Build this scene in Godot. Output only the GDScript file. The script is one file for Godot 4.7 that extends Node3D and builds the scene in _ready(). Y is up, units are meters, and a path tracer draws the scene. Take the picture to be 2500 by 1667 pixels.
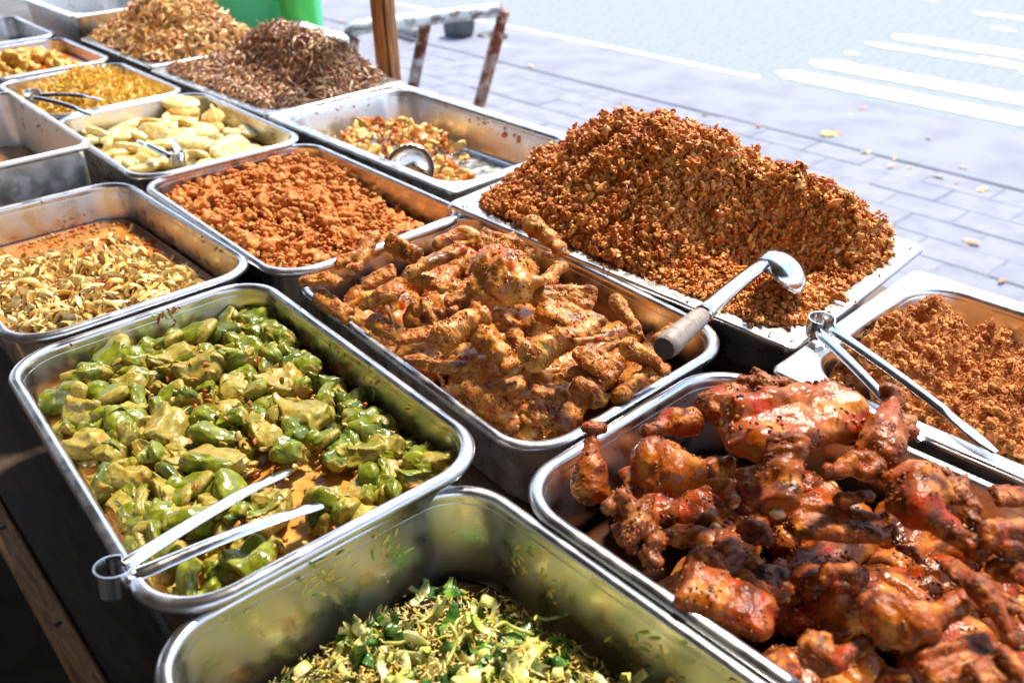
extends Node3D
# A street-side food stall: steel trays of cooked food on a counter under a canopy, a bright street beyond.
# World axes: x runs along the counter (towards the photographer), -z points to the street, y is up. Metres.

const YR := 0.95          # height of the tray rims above the pavement
const COUNTER := 0.84     # counter top
const LEDGE := 0.868      # raised board under the street-side pans
# [rim centre x, y, z, yaw, slope along, slope across, length, width]
const TRAYS := {
	"E": [-0.6846,0.9556,-0.2374, -0.04898, 0.0250, 0.0157, 0.4728, 0.2904],
	"C": [-1.1640,0.9483,-0.2669, -0.00465, 0.0189, -0.0089, 0.4712, 0.2904],
	"T": [-1.1067,0.9509,-0.5573, -0.02218, 0.0071, -0.0047, 0.4670, 0.3009],
	"P": [-1.5564,0.9530,-0.5648, -0.03391, 0.0145, 0.0011, 0.4718, 0.2966],
	"S": [-1.2408,0.9476,-0.8869, 0.03383, -0.0195, -0.0041, 0.5298, 0.3175],
	"R": [-0.6515,0.9575,-0.8528, 0.06126, -0.0360, 0.0262, 0.5300, 0.3196],
	"W": [-0.6656,0.9429,-0.5553, -0.04389, -0.0145, 0.0490, 0.4656, 0.2906],
	"F": [-0.1864,0.9500,-0.4982, 0.01133, 0.0133, -0.0115, 0.4728, 0.2904],
	"G": [-0.2340,0.9500,-0.2090, 0.00011, 0.0247, -0.0328, 0.4728, 0.2904],
	"M": [-0.1122,0.9466,-0.8224, 0.03565, -0.0042, -0.0117, 0.5300, 0.3163],
	"A2": [-1.7775,0.9505,-0.8820, 0.01144, 0.0034, 0.0076, 0.5300, 0.3196]}
const WINGS := [
	["drumette",-0.6685,1.0320,-0.6072,-0.6090,1.0120,-0.6082,0,1],
	["thigh",-0.6536,1.0050,-0.5183,-0.5675,1.0080,-0.5339,0.4,1.15],
	["drumette",-0.5756,1.0000,-0.5415,-0.5969,1.0050,-0.5963,0,0.9],
	["flat",-0.6915,1.0120,-0.5390,-0.7005,1.0000,-0.4649,0.3,0.85],
	["flat",-0.8090,1.0050,-0.4993,-0.7810,0.9800,-0.4469,0.2,0.9],
	["flat",-0.7867,1.0020,-0.5000,-0.7285,0.9950,-0.5062,1.2,1.1],
	["wing",-0.7209,1.0100,-0.5154,-0.6824,1.0120,-0.5853,0.5,0.8],
	["wing",-0.8372,0.9620,-0.4053,-0.7835,0.9720,-0.4461,0,0.7],
	["flat",-0.8178,0.9520,-0.4179,-0.7497,0.9450,-0.4205,0.4,0.8],
	["wing",-0.7345,0.9600,-0.4228,-0.7088,0.9800,-0.4663,0.8,0.7],
	["bone",-0.7251,0.9700,-0.4508,-0.6902,0.9450,-0.4389,0,1],
	["drumette",-0.5858,0.9850,-0.4112,-0.5840,1.0000,-0.4765,0.3,1.25],
	["drumette",-0.5880,0.9840,-0.4651,-0.5251,0.9620,-0.4613,0.1,1.1],
	["drumette",-0.5135,0.9800,-0.4574,-0.4885,1.0000,-0.5173,0.3,1.3],
	["claw",-0.4810,1.0000,-0.4941,-0.4639,0.9950,-0.5340,0,1],
	["slab",-0.5661,0.9900,-0.5297,-0.4978,0.9820,-0.5522,0.2,0.8],
	["slab",-0.5788,0.9950,-0.5335,-0.5287,0.9950,-0.5788,0.6,0.7],
	["drumette",-0.5248,0.9950,-0.5950,-0.4824,0.9720,-0.5873,0.4,0.9],
	["slab",-0.4998,0.9750,-0.5188,-0.4535,0.9580,-0.5301,0.3,0.9],
	["drumette",-0.4730,0.9800,-0.5504,-0.4287,0.9550,-0.5723,0.1,1],
	["drumette",-0.4613,0.9700,-0.5865,-0.4589,0.9800,-0.6140,0,0.9],
	["drumette",-0.4477,0.9380,-0.5168,-0.4416,0.9600,-0.5627,0.3,0.9],
	["slab",-0.5038,0.9550,-0.4992,-0.4721,0.9500,-0.5233,0.3,0.8],
	["thigh",-0.4854,0.9480,-0.4942,-0.4512,0.9380,-0.5178,1,1],
	["flat",-0.5184,0.9380,-0.4764,-0.4859,0.9350,-0.4949,0.3,0.9],
	["flat",-0.5669,0.9450,-0.4305,-0.5119,0.9280,-0.4422,0.5,0.9],
	["drumette",-0.5583,0.9220,-0.4343,-0.5089,0.9100,-0.4490,0.2,1],
	["thigh",-0.5228,0.9150,-0.4618,-0.4897,0.9150,-0.4777,0.2,0.9],
	["drumette",-0.4975,0.9050,-0.4800,-0.4706,0.9050,-0.4853,0.2,0.8],
	["flat",-0.6005,0.9550,-0.4138,-0.5692,0.9500,-0.4525,0.2,0.8],
	["wing",-0.6268,0.9550,-0.4021,-0.6024,0.9550,-0.4275,0.1,0.7],
	["claw",-0.5878,0.9600,-0.4106,-0.5735,0.9400,-0.4146,0,1],
	["bone",-0.6040,0.9800,-0.4991,-0.5849,0.9600,-0.5166,0,1.3],
	["slab",-0.6544,0.9800,-0.4775,-0.6368,0.9900,-0.5062,0.3,0.8],
	["slab",-0.7020,1.0120,-0.5617,-0.6379,1.0100,-0.5743,0.5,0.8],
	["flat",-0.6735,1.0180,-0.5864,-0.6332,1.0050,-0.5872,0.3,0.9],
	["slab",-0.6550,0.9600,-0.4156,-0.6270,0.9700,-0.4427,0.1,0.8],
	["flat",-0.7159,0.9900,-0.4777,-0.6683,0.9850,-0.4940,0.1,0.9],
	["slab",-0.7456,0.9800,-0.4353,-0.7282,0.9950,-0.4714,0.2,0.8],
	["flat",-0.6794,0.9800,-0.4707,-0.6401,0.9600,-0.4596,0.1,0.8],
	["wing",-0.5107,0.9800,-0.5892,-0.4787,0.9620,-0.5988,0.1,0.8],
	["slab",-0.5413,0.9400,-0.4385,-0.5247,0.9450,-0.4745,0.1,0.8],
	["flat",-0.4874,0.9700,-0.5278,-0.4785,0.9750,-0.5568,0.1,0.9],
	["slab",-0.6931,0.9600,-0.4529,-0.6431,0.9650,-0.4675,0.9,0.9],
	["flat",-0.7360,0.9450,-0.4346,-0.6743,0.9450,-0.4377,0.4,0.9],
	["drumette",-0.5762,0.9700,-0.5009,-0.5353,0.9650,-0.4898,0.4,1],
	["flat",-0.6349,1.0000,-0.6006,-0.6209,1.0000,-0.6292,0.4,0.8],
	["slab",-0.8177,0.9800,-0.4454,-0.7880,0.9900,-0.4752,0.3,0.8],
	["wing",-0.5789,0.9600,-0.4562,-0.5722,0.9450,-0.4249,0.3,0.8]]
const CHICKEN := [
	["drumstick",-0.3547,0.9500,-0.3847,-0.3881,0.9950,-0.4242,0.2,0.95],
	["crust",-0.3333,0.9750,-0.3943,-0.2721,0.9480,-0.3855,0.2,1],
	["slab",-0.2547,0.9540,-0.3716,-0.1911,0.9460,-0.3973,0.15,0.95],
	["quarter",-0.3502,0.9800,-0.4276,-0.2766,0.9740,-0.4561,0.1,1.1],
	["drumette",-0.3042,0.9850,-0.4592,-0.2690,0.9620,-0.4559,0.2,1.15],
	["quarter",-0.3362,0.9860,-0.5008,-0.3652,0.9800,-0.4524,0.7,1],
	["thigh",-0.3348,0.9900,-0.4985,-0.3297,0.9900,-0.5532,0.2,0.95],
	["crust",-0.3406,1.0000,-0.5485,-0.2947,1.0020,-0.5826,0.3,0.85],
	["breast",-0.2959,1.0050,-0.4691,-0.2443,1.0100,-0.5826,0.1,0.8],
	["flat",-0.2548,1.0200,-0.4912,-0.2239,0.9950,-0.4367,0.4,1.25],
	["quarter",-0.1956,1.0000,-0.5319,-0.2307,1.0000,-0.4950,0.3,1],
	["drumstick",-0.1999,1.0000,-0.5275,-0.2359,1.0120,-0.6134,0.5,0.8],
	["crust",-0.2234,1.0020,-0.5511,-0.2109,1.0000,-0.6043,0.3,0.7],
	["breast",-0.2323,0.9620,-0.4709,-0.1765,0.9620,-0.5171,0.2,0.7],
	["quarter",-0.1850,1.0100,-0.5323,-0.1208,0.9800,-0.4948,0.3,1],
	["crust",-0.1672,1.0050,-0.5531,-0.1224,0.9950,-0.5321,0.1,0.9],
	["slab",-0.1342,0.9900,-0.5694,-0.1096,0.9900,-0.5921,0.2,0.9],
	["thigh",-0.1178,1.0000,-0.5054,-0.0928,1.0000,-0.5407,0.2,0.9],
	["quarter",-0.1424,0.9860,-0.4030,-0.0898,0.9900,-0.4469,0.1,0.95],
	["drumstick",-0.1043,1.0150,-0.4543,-0.0638,1.0000,-0.4370,0.2,0.75],
	["quarter",-0.1614,0.9700,-0.3688,-0.1244,0.9650,-0.3959,0.6,1],
	["breast",-0.0980,0.9800,-0.3956,-0.0744,0.9850,-0.4462,0.3,0.7],
	["slab",-0.0751,0.9900,-0.4024,-0.0546,0.9950,-0.4377,0.2,0.8],
	["thigh",-0.1973,0.9380,-0.4583,-0.1719,0.9420,-0.4858,0.3,0.9],
	["wing",-0.1684,0.9550,-0.5107,-0.1438,0.9550,-0.5122,0.2,0.8],
	["thigh",-0.2764,0.9250,-0.4757,-0.2445,0.9280,-0.4805,0.3,0.9],
	["drumette",-0.0728,1.0000,-0.4273,-0.0482,1.0000,-0.4118,0.2,0.9],
	["slab",-0.3011,0.9400,-0.4729,-0.2777,0.9500,-0.4958,0.2,1],
	["thigh",-0.2850,0.9200,-0.4224,-0.2545,0.9200,-0.4353,0.4,1],
	["drumette",-0.2427,0.9150,-0.4359,-0.2093,0.9150,-0.4471,0.2,1],
	["slab",-0.1856,0.9300,-0.3840,-0.1600,0.9300,-0.3794,0.2,0.9],
	["thigh",-0.1195,0.9600,-0.3888,-0.0920,0.9700,-0.3983,0.2,0.9],
	["slab",-0.2917,0.9600,-0.5021,-0.2626,0.9500,-0.4824,0.2,1],
	["crust",-0.1854,0.9700,-0.5246,-0.1676,0.9600,-0.5134,0.3,0.8],
	["flat",-0.3421,0.9300,-0.4016,-0.3150,0.9200,-0.3970,0.2,0.9],
	["slab",-0.1292,0.9800,-0.4944,-0.1045,0.9850,-0.4805,0.3,0.8],
	["crust",-0.0926,0.9850,-0.4776,-0.0684,0.9900,-0.4771,0.3,0.8],
	["slab",-0.3617,0.9550,-0.4371,-0.3316,0.9500,-0.4238,0.3,0.9],
	["thigh",-0.1093,0.9800,-0.5071,-0.0823,0.9900,-0.5134,0.2,0.85],
	["drumette",-0.2122,0.9800,-0.4933,-0.1957,0.9800,-0.5211,0.2,0.9]]
const EGGPLANT := [
	["c",-0.9005,0.9185,-0.1591,-0.9231,0.9185,-0.2203],
	["c",-0.8940,0.9221,-0.2076,-0.8574,0.9221,-0.2288],
	["f",-0.8480,0.9249,-0.2230,-0.8466,0.9249,-0.2724],
	["f",-0.7993,0.9289,-0.2350,-0.7964,0.9289,-0.2898],
	["c",-0.8073,0.9266,-0.2876,-0.7702,0.9266,-0.3086],
	["c",-0.7847,0.9210,-0.3232,-0.8172,0.9210,-0.3665],
	["c",-0.8169,0.9182,-0.3738,-0.7754,0.9182,-0.3773],
	["c",-0.8543,0.9165,-0.3781,-0.8139,0.9165,-0.3996],
	["t",-0.8429,0.9177,-0.3402,-0.8626,0.9177,-0.3877],
	["c",-0.8478,0.9216,-0.3100,-0.8259,0.9216,-0.3327],
	["c",-0.8823,0.9168,-0.3433,-0.9004,0.9168,-0.3746],
	["c",-0.8745,0.9181,-0.3129,-0.9158,0.9181,-0.3499],
	["c",-0.9258,0.9193,-0.2657,-0.8893,0.9193,-0.3034],
	["c",-0.9405,0.9187,-0.2382,-0.9134,0.9187,-0.2662],
	["c",-0.9478,0.9181,-0.2252,-0.9264,0.9181,-0.2473],
	["f",-0.7193,0.9274,-0.2863,-0.7142,0.9274,-0.3382],
	["c",-0.7414,0.9312,-0.2907,-0.7076,0.9312,-0.2801],
	["f",-0.7533,0.9326,-0.2739,-0.7185,0.9326,-0.2669],
	["c",-0.7499,0.9224,-0.3510,-0.7099,0.9224,-0.3405],
	["c",-0.7583,0.9197,-0.3724,-0.7304,0.9197,-0.3618],
	["d",-0.7550,0.9175,-0.3889,-0.7226,0.9175,-0.3914],
	["d",-0.7075,0.9197,-0.3501,-0.6762,0.9197,-0.3828],
	["f",-0.6846,0.9190,-0.3780,-0.6534,0.9190,-0.3616],
	["d",-0.6548,0.9173,-0.3871,-0.6306,0.9173,-0.3794],
	["d",-0.6547,0.9184,-0.3634,-0.6144,0.9184,-0.3711],
	["f",-0.6879,0.9275,-0.2902,-0.6263,0.9275,-0.3175],
	["d",-0.6362,0.9286,-0.2683,-0.6124,0.9286,-0.2934],
	["c",-0.6192,0.9186,-0.3354,-0.5913,0.9186,-0.3752],
	["t",-0.6026,0.9198,-0.3101,-0.5704,0.9198,-0.3558],
	["c",-0.5905,0.9209,-0.2905,-0.5425,0.9209,-0.3201],
	["c",-0.5348,0.9170,-0.3329,-0.5554,0.9170,-0.3566],
	["c",-0.5307,0.9159,-0.3520,-0.5393,0.9159,-0.3712],
	["c",-0.5406,0.9178,-0.3225,-0.5121,0.9178,-0.3068],
	["c",-0.5158,0.9161,-0.3228,-0.5047,0.9161,-0.3534],
	["c",-0.5093,0.9191,-0.2672,-0.5336,0.9191,-0.2935],
	["d",-0.5779,0.9228,-0.2875,-0.5566,0.9228,-0.2798],
	["c",-0.6162,0.9256,-0.2858,-0.5899,0.9256,-0.2948],
	["f",-0.6575,0.9328,-0.2495,-0.6247,0.9328,-0.2610],
	["t",-0.6836,0.9350,-0.2015,-0.6461,0.9350,-0.2315],
	["c",-0.6542,0.9312,-0.1858,-0.6097,0.9312,-0.2140],
	["t",-0.7128,0.9359,-0.2128,-0.6832,0.9359,-0.2438],
	["t",-0.6919,0.9356,-0.2302,-0.6673,0.9356,-0.2560],
	["f",-0.6982,0.9328,-0.1766,-0.7389,0.9328,-0.2133],
	["c",-0.7615,0.9318,-0.1912,-0.7590,0.9318,-0.2244],
	["t",-0.8078,0.9281,-0.1945,-0.7691,0.9281,-0.1897],
	["c",-0.8457,0.9237,-0.1710,-0.7958,0.9237,-0.1751],
	["c",-0.8634,0.9196,-0.1454,-0.8761,0.9196,-0.1824],
	["f",-0.8335,0.9212,-0.1331,-0.7828,0.9212,-0.1525],
	["c",-0.8712,0.9171,-0.1003,-0.8376,0.9171,-0.1356],
	["c",-0.7937,0.9182,-0.0974,-0.8136,0.9182,-0.1283],
	["c",-0.7835,0.9258,-0.1641,-0.7371,0.9258,-0.1554],
	["f",-0.7753,0.9199,-0.1043,-0.7359,0.9199,-0.1296],
	["c",-0.7443,0.9238,-0.1335,-0.7082,0.9238,-0.1479],
	["f",-0.6934,0.9244,-0.1359,-0.6491,0.9244,-0.1539],
	["c",-0.6427,0.9267,-0.1608,-0.6111,0.9267,-0.1813],
	["c",-0.6172,0.9269,-0.1839,-0.5771,0.9269,-0.2043],
	["c",-0.6881,0.9287,-0.1583,-0.6715,0.9287,-0.1758],
	["f",-0.6647,0.9301,-0.1641,-0.6609,0.9301,-0.1920],
	["t",-0.6933,0.9191,-0.1092,-0.6586,0.9191,-0.1071],
	["c",-0.6689,0.9209,-0.1233,-0.6289,0.9209,-0.1285],
	["t",-0.6113,0.9199,-0.1127,-0.6307,0.9199,-0.1396],
	["c",-0.6152,0.9205,-0.1440,-0.5860,0.9205,-0.1350],
	["c",-0.6465,0.9176,-0.1040,-0.5990,0.9176,-0.1013],
	["c",-0.6252,0.9231,-0.1364,-0.6100,0.9231,-0.1658],
	["f",-0.5993,0.9238,-0.1533,-0.5937,0.9238,-0.1833],
	["f",-0.5694,0.9238,-0.2048,-0.5489,0.9238,-0.2266],
	["c",-0.5543,0.9223,-0.1740,-0.5637,0.9223,-0.2021],
	["f",-0.5368,0.9188,-0.1631,-0.5158,0.9188,-0.1854],
	["c",-0.5305,0.9173,-0.1416,-0.5098,0.9173,-0.1637],
	["f",-0.5384,0.9163,-0.1151,-0.5241,0.9163,-0.1304],
	["c",-0.5421,0.9177,-0.1425,-0.5216,0.9177,-0.1565],
	["f",-0.5226,0.9187,-0.1817,-0.5109,0.9187,-0.1942],
	["f",-0.8306,0.9251,-0.1802,-0.8291,0.9251,-0.2181],
	["d",-0.8872,0.9207,-0.1782,-0.8623,0.9207,-0.1929],
	["c",-0.6160,0.9287,-0.2490,-0.5892,0.9287,-0.2656],
	["d",-0.7596,0.9335,-0.2207,-0.7416,0.9335,-0.2395]]
const POTATO := [
	["p",-1.7878,0.9400,-0.6424,-1.7132,0.9400,-0.6830],
	["q",-1.7657,0.9300,-0.6439,-1.6916,0.9300,-0.6683],
	["q",-1.6587,0.9350,-0.6740,-1.5931,0.9350,-0.6693],
	["p",-1.7110,0.9300,-0.7213,-1.6600,0.9300,-0.7050],
	["p",-1.5606,0.9250,-0.7105,-1.5024,0.9250,-0.6856],
	["p",-1.5580,0.9250,-0.6752,-1.5174,0.9250,-0.6586],
	["p",-1.6068,0.9277,-0.6239,-1.5295,0.9277,-0.6251],
	["p",-1.7242,0.9186,-0.6053,-1.7361,0.9186,-0.6886],
	["q",-1.7267,0.9237,-0.5665,-1.6844,0.9237,-0.6072],
	["p",-1.7206,0.9213,-0.5072,-1.7521,0.9213,-0.5839],
	["p",-1.7566,0.9187,-0.4771,-1.6911,0.9187,-0.5020],
	["p",-1.6219,0.9224,-0.4606,-1.6564,0.9224,-0.4842],
	["p",-1.6542,0.9295,-0.5336,-1.5759,0.9295,-0.5625],
	["p",-1.5544,0.9313,-0.5631,-1.4674,0.9313,-0.5953],
	["p",-1.6032,0.9278,-0.4732,-1.5605,0.9278,-0.5149],
	["p",-1.5710,0.9314,-0.5094,-1.5230,0.9314,-0.5562],
	["p",-1.4394,0.9263,-0.5785,-1.4615,0.9263,-0.6612],
	["p",-1.4675,0.9300,-0.5511,-1.4246,0.9300,-0.5676],
	["p",-1.5334,0.9297,-0.4843,-1.4960,0.9297,-0.5210],
	["p",-1.5846,0.9237,-0.4379,-1.5741,0.9237,-0.4909],
	["p",-1.5247,0.9238,-0.4718,-1.4830,0.9238,-0.4579],
	["p",-1.4663,0.9246,-0.4381,-1.4704,0.9246,-0.5143],
	["p",-1.5552,0.9221,-0.4495,-1.5034,0.9221,-0.4581],
	["p",-1.4564,0.9297,-0.4890,-1.4599,0.9297,-0.5526],
	["q",-1.6073,0.9239,-0.6596,-1.5658,0.9239,-0.6529],
	["p",-1.6563,0.9282,-0.5571,-1.6156,0.9282,-0.5964],
	["p",-1.5198,0.9285,-0.6023,-1.4912,0.9285,-0.6302],
	["p",-1.7641,0.9140,-0.4742,-1.7936,0.9140,-0.5082],
	["q",-1.6677,0.9248,-0.6219,-1.6189,0.9248,-0.6389],
	["p",-1.6599,0.9281,-0.5346,-1.6122,0.9281,-0.5340]]
const LITTER := [[-2.172,-4.084,0.107],[-2.014,-3.882,0.044],[-1.910,-3.947,0.057],[-1.114,-3.290,0.072],[-1.425,-3.863,0.036],[-1.314,-3.854,0.059],[-1.496,-4.067,0.044],[-1.526,-4.382,0.033],[-1.801,-4.365,0.041],[-2.014,-3.809,0.025],[-0.899,-3.042,0.043],[-1.769,-3.961,0.031],[-1.619,-3.946,0.056],[-2.008,-4.216,0.027],[-2.295,-4.617,0.052],[-1.428,-3.780,0.027],[-1.522,-3.870,0.055],[-1.731,-3.857,0.043],[-1.785,-3.871,0.037],[-1.664,-3.902,0.031],[-2.838,-3.919,0.049],[-2.511,-3.938,0.061],[-2.567,-4.108,0.042],[-2.276,-4.458,0.022],[-4.517,-3.968,0.077],[-6.656,-4.011,0.065],[-4.917,-4.282,0.055],[-4.335,-4.019,0.067]]

var rng := RandomNumberGenerator.new()
var taken := {}
var mats := {}
var tex := {}
var tr := {}              # tray name -> {b: Basis, o: rim centre, d: depth, hx, hz}

# ------------------------------------------------------------------ mesh building
class MB:
	var v := PackedVector3Array()
	var c := PackedColorArray()
	var i := PackedInt32Array()
	func add(p: Vector3, col: Color) -> int:
		v.append(p); c.append(col); return v.size() - 1
	func tri(a: int, b: int, d: int) -> void:
		i.append(a); i.append(b); i.append(d)
	func quad(a: int, b: int, d: int, e: int) -> void:
		tri(a, b, d); tri(a, d, e)
	func flip() -> void:
		for k in range(0, i.size(), 3):
			var s := i[k + 1]; i[k + 1] = i[k + 2]; i[k + 2] = s
	func orient() -> MB:          # closed shapes: make the faces point outwards
		var m := Vector3.ZERO
		for p in v: m += p
		m /= maxf(1.0, v.size())
		var s := 0.0
		for k in range(0, i.size(), 3):
			var a := v[i[k]]
			s += (a - m).dot((v[i[k + 2]] - a).cross(v[i[k + 1]] - a))
		if s < 0.0: flip()
		return self
	func upward() -> MB:          # sheets: make the faces point up
		var s := 0.0
		for k in range(0, i.size(), 3):
			var a := v[i[k]]
			s += ((v[i[k + 2]] - a).cross(v[i[k + 1]] - a)).y
		if s < 0.0: flip()
		return self
	func normals() -> PackedVector3Array:
		var n := PackedVector3Array(); n.resize(v.size())
		for k in range(0, i.size(), 3):
			var a := i[k]; var b := i[k + 1]; var d := i[k + 2]
			var f := (v[d] - v[a]).cross(v[b] - v[a])
			n[a] += f; n[b] += f; n[d] += f
		for k in n.size():
			n[k] = n[k].normalized() if n[k].length_squared() > 1e-20 else Vector3.UP
		return n
	func join(o: MB, t: Transform3D) -> void:
		var base := v.size()
		for p in o.v: v.append(t * p)
		c.append_array(o.c)
		for k in o.i: i.append(base + k)
	func mesh() -> ArrayMesh:
		var a := []; a.resize(Mesh.ARRAY_MAX)
		a[Mesh.ARRAY_VERTEX] = v; a[Mesh.ARRAY_NORMAL] = normals(); a[Mesh.ARRAY_COLOR] = c; a[Mesh.ARRAY_INDEX] = i
		var m := ArrayMesh.new()
		m.add_surface_from_arrays(Mesh.PRIMITIVE_TRIANGLES, a)
		return m

func noise(seed_: int, freq: float, kind := FastNoiseLite.TYPE_SIMPLEX_SMOOTH, oct := 1) -> FastNoiseLite:
	var n := FastNoiseLite.new()
	n.seed = seed_; n.frequency = freq; n.noise_type = kind
	n.fractal_type = FastNoiseLite.FRACTAL_NONE if oct == 1 else FastNoiseLite.FRACTAL_FBM
	n.fractal_octaves = oct
	return n

func skin(m: MB, rings: Array, cols: Array, cap0 := true, cap1 := true, closed := true) -> void:
	var n: int = rings[0].size()
	var base := []
	for k in rings.size():
		base.append(m.v.size())
		for p in rings[k]: m.add(p, cols[mini(k, cols.size() - 1)])
	for k in rings.size() - 1:
		for j in (n if closed else n - 1):
			var j2 := (j + 1) % n
			m.quad(base[k] + j, base[k] + j2, base[k + 1] + j2, base[k + 1] + j)
	for e in [[cap0, 0], [cap1, rings.size() - 1]]:
		if e[0]:
			var s := Vector3.ZERO
			for p in rings[e[1]]: s += p
			var mid := m.add(s / n, cols[mini(e[1], cols.size() - 1)])
			for j in n:
				if e[1] == 0: m.tri(mid, base[0] + (j + 1) % n, base[0] + j)
				else: m.tri(mid, base[e[1]] + j, base[e[1]] + (j + 1) % n)

func tube(path: Array, rad: Array, sides := 8, cols := [Color.WHITE], flat := 1.0, upv := Vector3.UP) -> MB:
	var m := MB.new()
	var rings := []
	for k in path.size():
		var t: Vector3 = (path[mini(k + 1, path.size() - 1)] - path[maxi(k - 1, 0)]).normalized()
		var s := t.cross(upv)
		if s.length() < 0.05: s = t.cross(Vector3(1, 0, 0.3))
		s = s.normalized()
		var u := s.cross(t).normalized()
		var r: float = rad[mini(k, rad.size() - 1)]
		var ring := PackedVector3Array()
		for j in sides:
			var a := TAU * j / sides
			ring.append(path[k] + s * cos(a) * r + u * sin(a) * r * flat)
		rings.append(ring)
	skin(m, rings, cols)
	return m.orient()

# a closed lump: a cube-sphere pressed into a superellipsoid, roughened by noise
func lump(n: int, half: Vector3, pw: float, amp: float, nz: FastNoiseLite, pal: Array, cn: FastNoiseLite, warp := 0.0, wn: FastNoiseLite = null, taper := 0.0) -> MB:
	var m := MB.new()
	var idx := {}
	var axes := [[Vector3.RIGHT, Vector3.UP, Vector3.BACK], [Vector3.LEFT, Vector3.UP, Vector3.FORWARD], [Vector3.UP, Vector3.BACK, Vector3.RIGHT], [Vector3.DOWN, Vector3.BACK, Vector3.LEFT], [Vector3.BACK, Vector3.UP, Vector3.LEFT], [Vector3.FORWARD, Vector3.UP, Vector3.RIGHT]]
	for a in axes:
		var g := []
		for y in n + 1:
			for x in n + 1:
				var q: Vector3 = a[0] + a[1] * tan((2.0 * y / n - 1.0) * PI / 4) + a[2] * tan((2.0 * x / n - 1.0) * PI / 4)
				var key := Vector3i((q * 1000.0).round())
				if not idx.has(key):
					var d := q.normalized()
					var s := pow(pow(absf(d.x), pw) + pow(absf(d.y), pw) + pow(absf(d.z), pw), -1.0 / pw)
					var p := d * s * half
					if taper != 0.0:
						var f := 1.0 + taper * p.x / half.x
						p.y *= f; p.z *= f
					p += d * amp * nz.get_noise_3dv(p)
					if wn: p.y += warp * wn.get_noise_2d(p.x, p.z)
					idx[key] = m.add(p, shade_of(pal, cn, p))
				g.append(idx[key])
		for y in n:
			for x in n:
				var b: int = y * (n + 1) + x
				m.quad(g[b], g[b + 1], g[b + n + 2], g[b + n + 1])
	return m.orient()

func shade_of(pal: Array, cn: FastNoiseLite, p: Vector3) -> Color:   # pigment patches: base colour, then [colour, offset, low, high]
	var col: Color = pal[0]
	for k in range(1, pal.size()):
		var e: Array = pal[k]
		var w := smoothstep(e[2], e[3], cn.get_noise_3dv(p + Vector3(e[1], e[1] * 0.7, -e[1])))
		col = col.lerp(e[0], w)
	return col

# smooth union of tapered capsules, meshed as surface nets. prims: [a, b, ra, rb]
func blob(prims: Array, k: float, cell: float) -> MB:
	var n := prims.size()
	var A := PackedVector3Array(); var D := PackedVector3Array(); var I := PackedFloat32Array(); var R := PackedFloat32Array(); var E := PackedFloat32Array()
	var lo := Vector3.INF; var hi := -Vector3.INF
	for p in prims:
		var a: Vector3 = p[0]; var b: Vector3 = p[1]; var r := maxf(p[2], p[3])
		A.append(a); D.append(b - a); I.append(1.0 / maxf(1e-9, (b - a).length_squared())); R.append(p[2]); E.append(p[3] - p[2])
		lo = lo.min(a.min(b) - Vector3.ONE * r); hi = hi.max(a.max(b) + Vector3.ONE * r)
	lo -= Vector3.ONE * cell * 2.5; hi += Vector3.ONE * cell * 2.5
	var nx := int((hi.x - lo.x) / cell) + 1; var ny := int((hi.y - lo.y) / cell) + 1; var nz := int((hi.z - lo.z) / cell) + 1
	var F := PackedFloat32Array(); F.resize(nx * ny * nz)
	var w := 0
	for z in nz:
		for y in ny:
			for x in nx:
				var p := lo + Vector3(x, y, z) * cell
				var d := 1e3
				for j in n:
					var pa := p - A[j]
					var h := clampf(pa.dot(D[j]) * I[j], 0.0, 1.0)
					var e := (pa - D[j] * h).length() - (R[j] + E[j] * h)
					var g := maxf(k - absf(d - e), 0.0)
					d = minf(d, e) - g * g * 0.25 / k
				F[w] = d
				w += 1
	var m := MB.new()
	var at := PackedInt32Array(); at.resize(nx * ny * nz); at.fill(-1)
	var off := [0, 1, nx, nx + 1, nx * ny, nx * ny + 1, nx * ny + nx, nx * ny + nx + 1]
	var pos := [Vector3(0, 0, 0), Vector3(1, 0, 0), Vector3(0, 1, 0), Vector3(1, 1, 0), Vector3(0, 0, 1), Vector3(1, 0, 1), Vector3(0, 1, 1), Vector3(1, 1, 1)]
	var edges := [[0, 1], [2, 3], [4, 5], [6, 7], [0, 2], [1, 3], [4, 6], [5, 7], [0, 4], [1, 5], [2, 6], [3, 7]]
	for z in nz - 1:
		for y in ny - 1:
			for x in nx - 1:
				var b := (z * ny + y) * nx + x
				if absf(F[b]) > cell * 2.5: continue
				var s := Vector3.ZERO; var cnt := 0
				for e in edges:
					var f0 := F[b + off[e[0]]]; var f1 := F[b + off[e[1]]]
					if (f0 < 0.0) != (f1 < 0.0):
						s += pos[e[0]].lerp(pos[e[1]], f0 / (f0 - f1)); cnt += 1
				if cnt: at[b] = m.add(lo + (Vector3(x, y, z) + s / cnt) * cell, Color.WHITE)
	for z in range(1, nz - 1):
		for y in range(1, ny - 1):
			for x in range(1, nx - 1):
				var b := (z * ny + y) * nx + x
				var f := F[b]
				if absf(f) > cell * 2.0: continue
				for q in [[1, nx, nx * ny], [nx, nx * ny, 1], [nx * ny, 1, nx]]:
					var f2: float = F[b + q[0]]
					if (f < 0.0) != (f2 < 0.0):
						var a0 := at[b]; var a1 := at[b - q[1]]; var a2 := at[b - q[1] - q[2]]; var a3 := at[b - q[2]]
						if a0 < 0 or a1 < 0 or a2 < 0 or a3 < 0: continue
						if f < 0.0: m.quad(a0, a3, a2, a1)
						else: m.quad(a0, a1, a2, a3)
	return m.orient()

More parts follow.
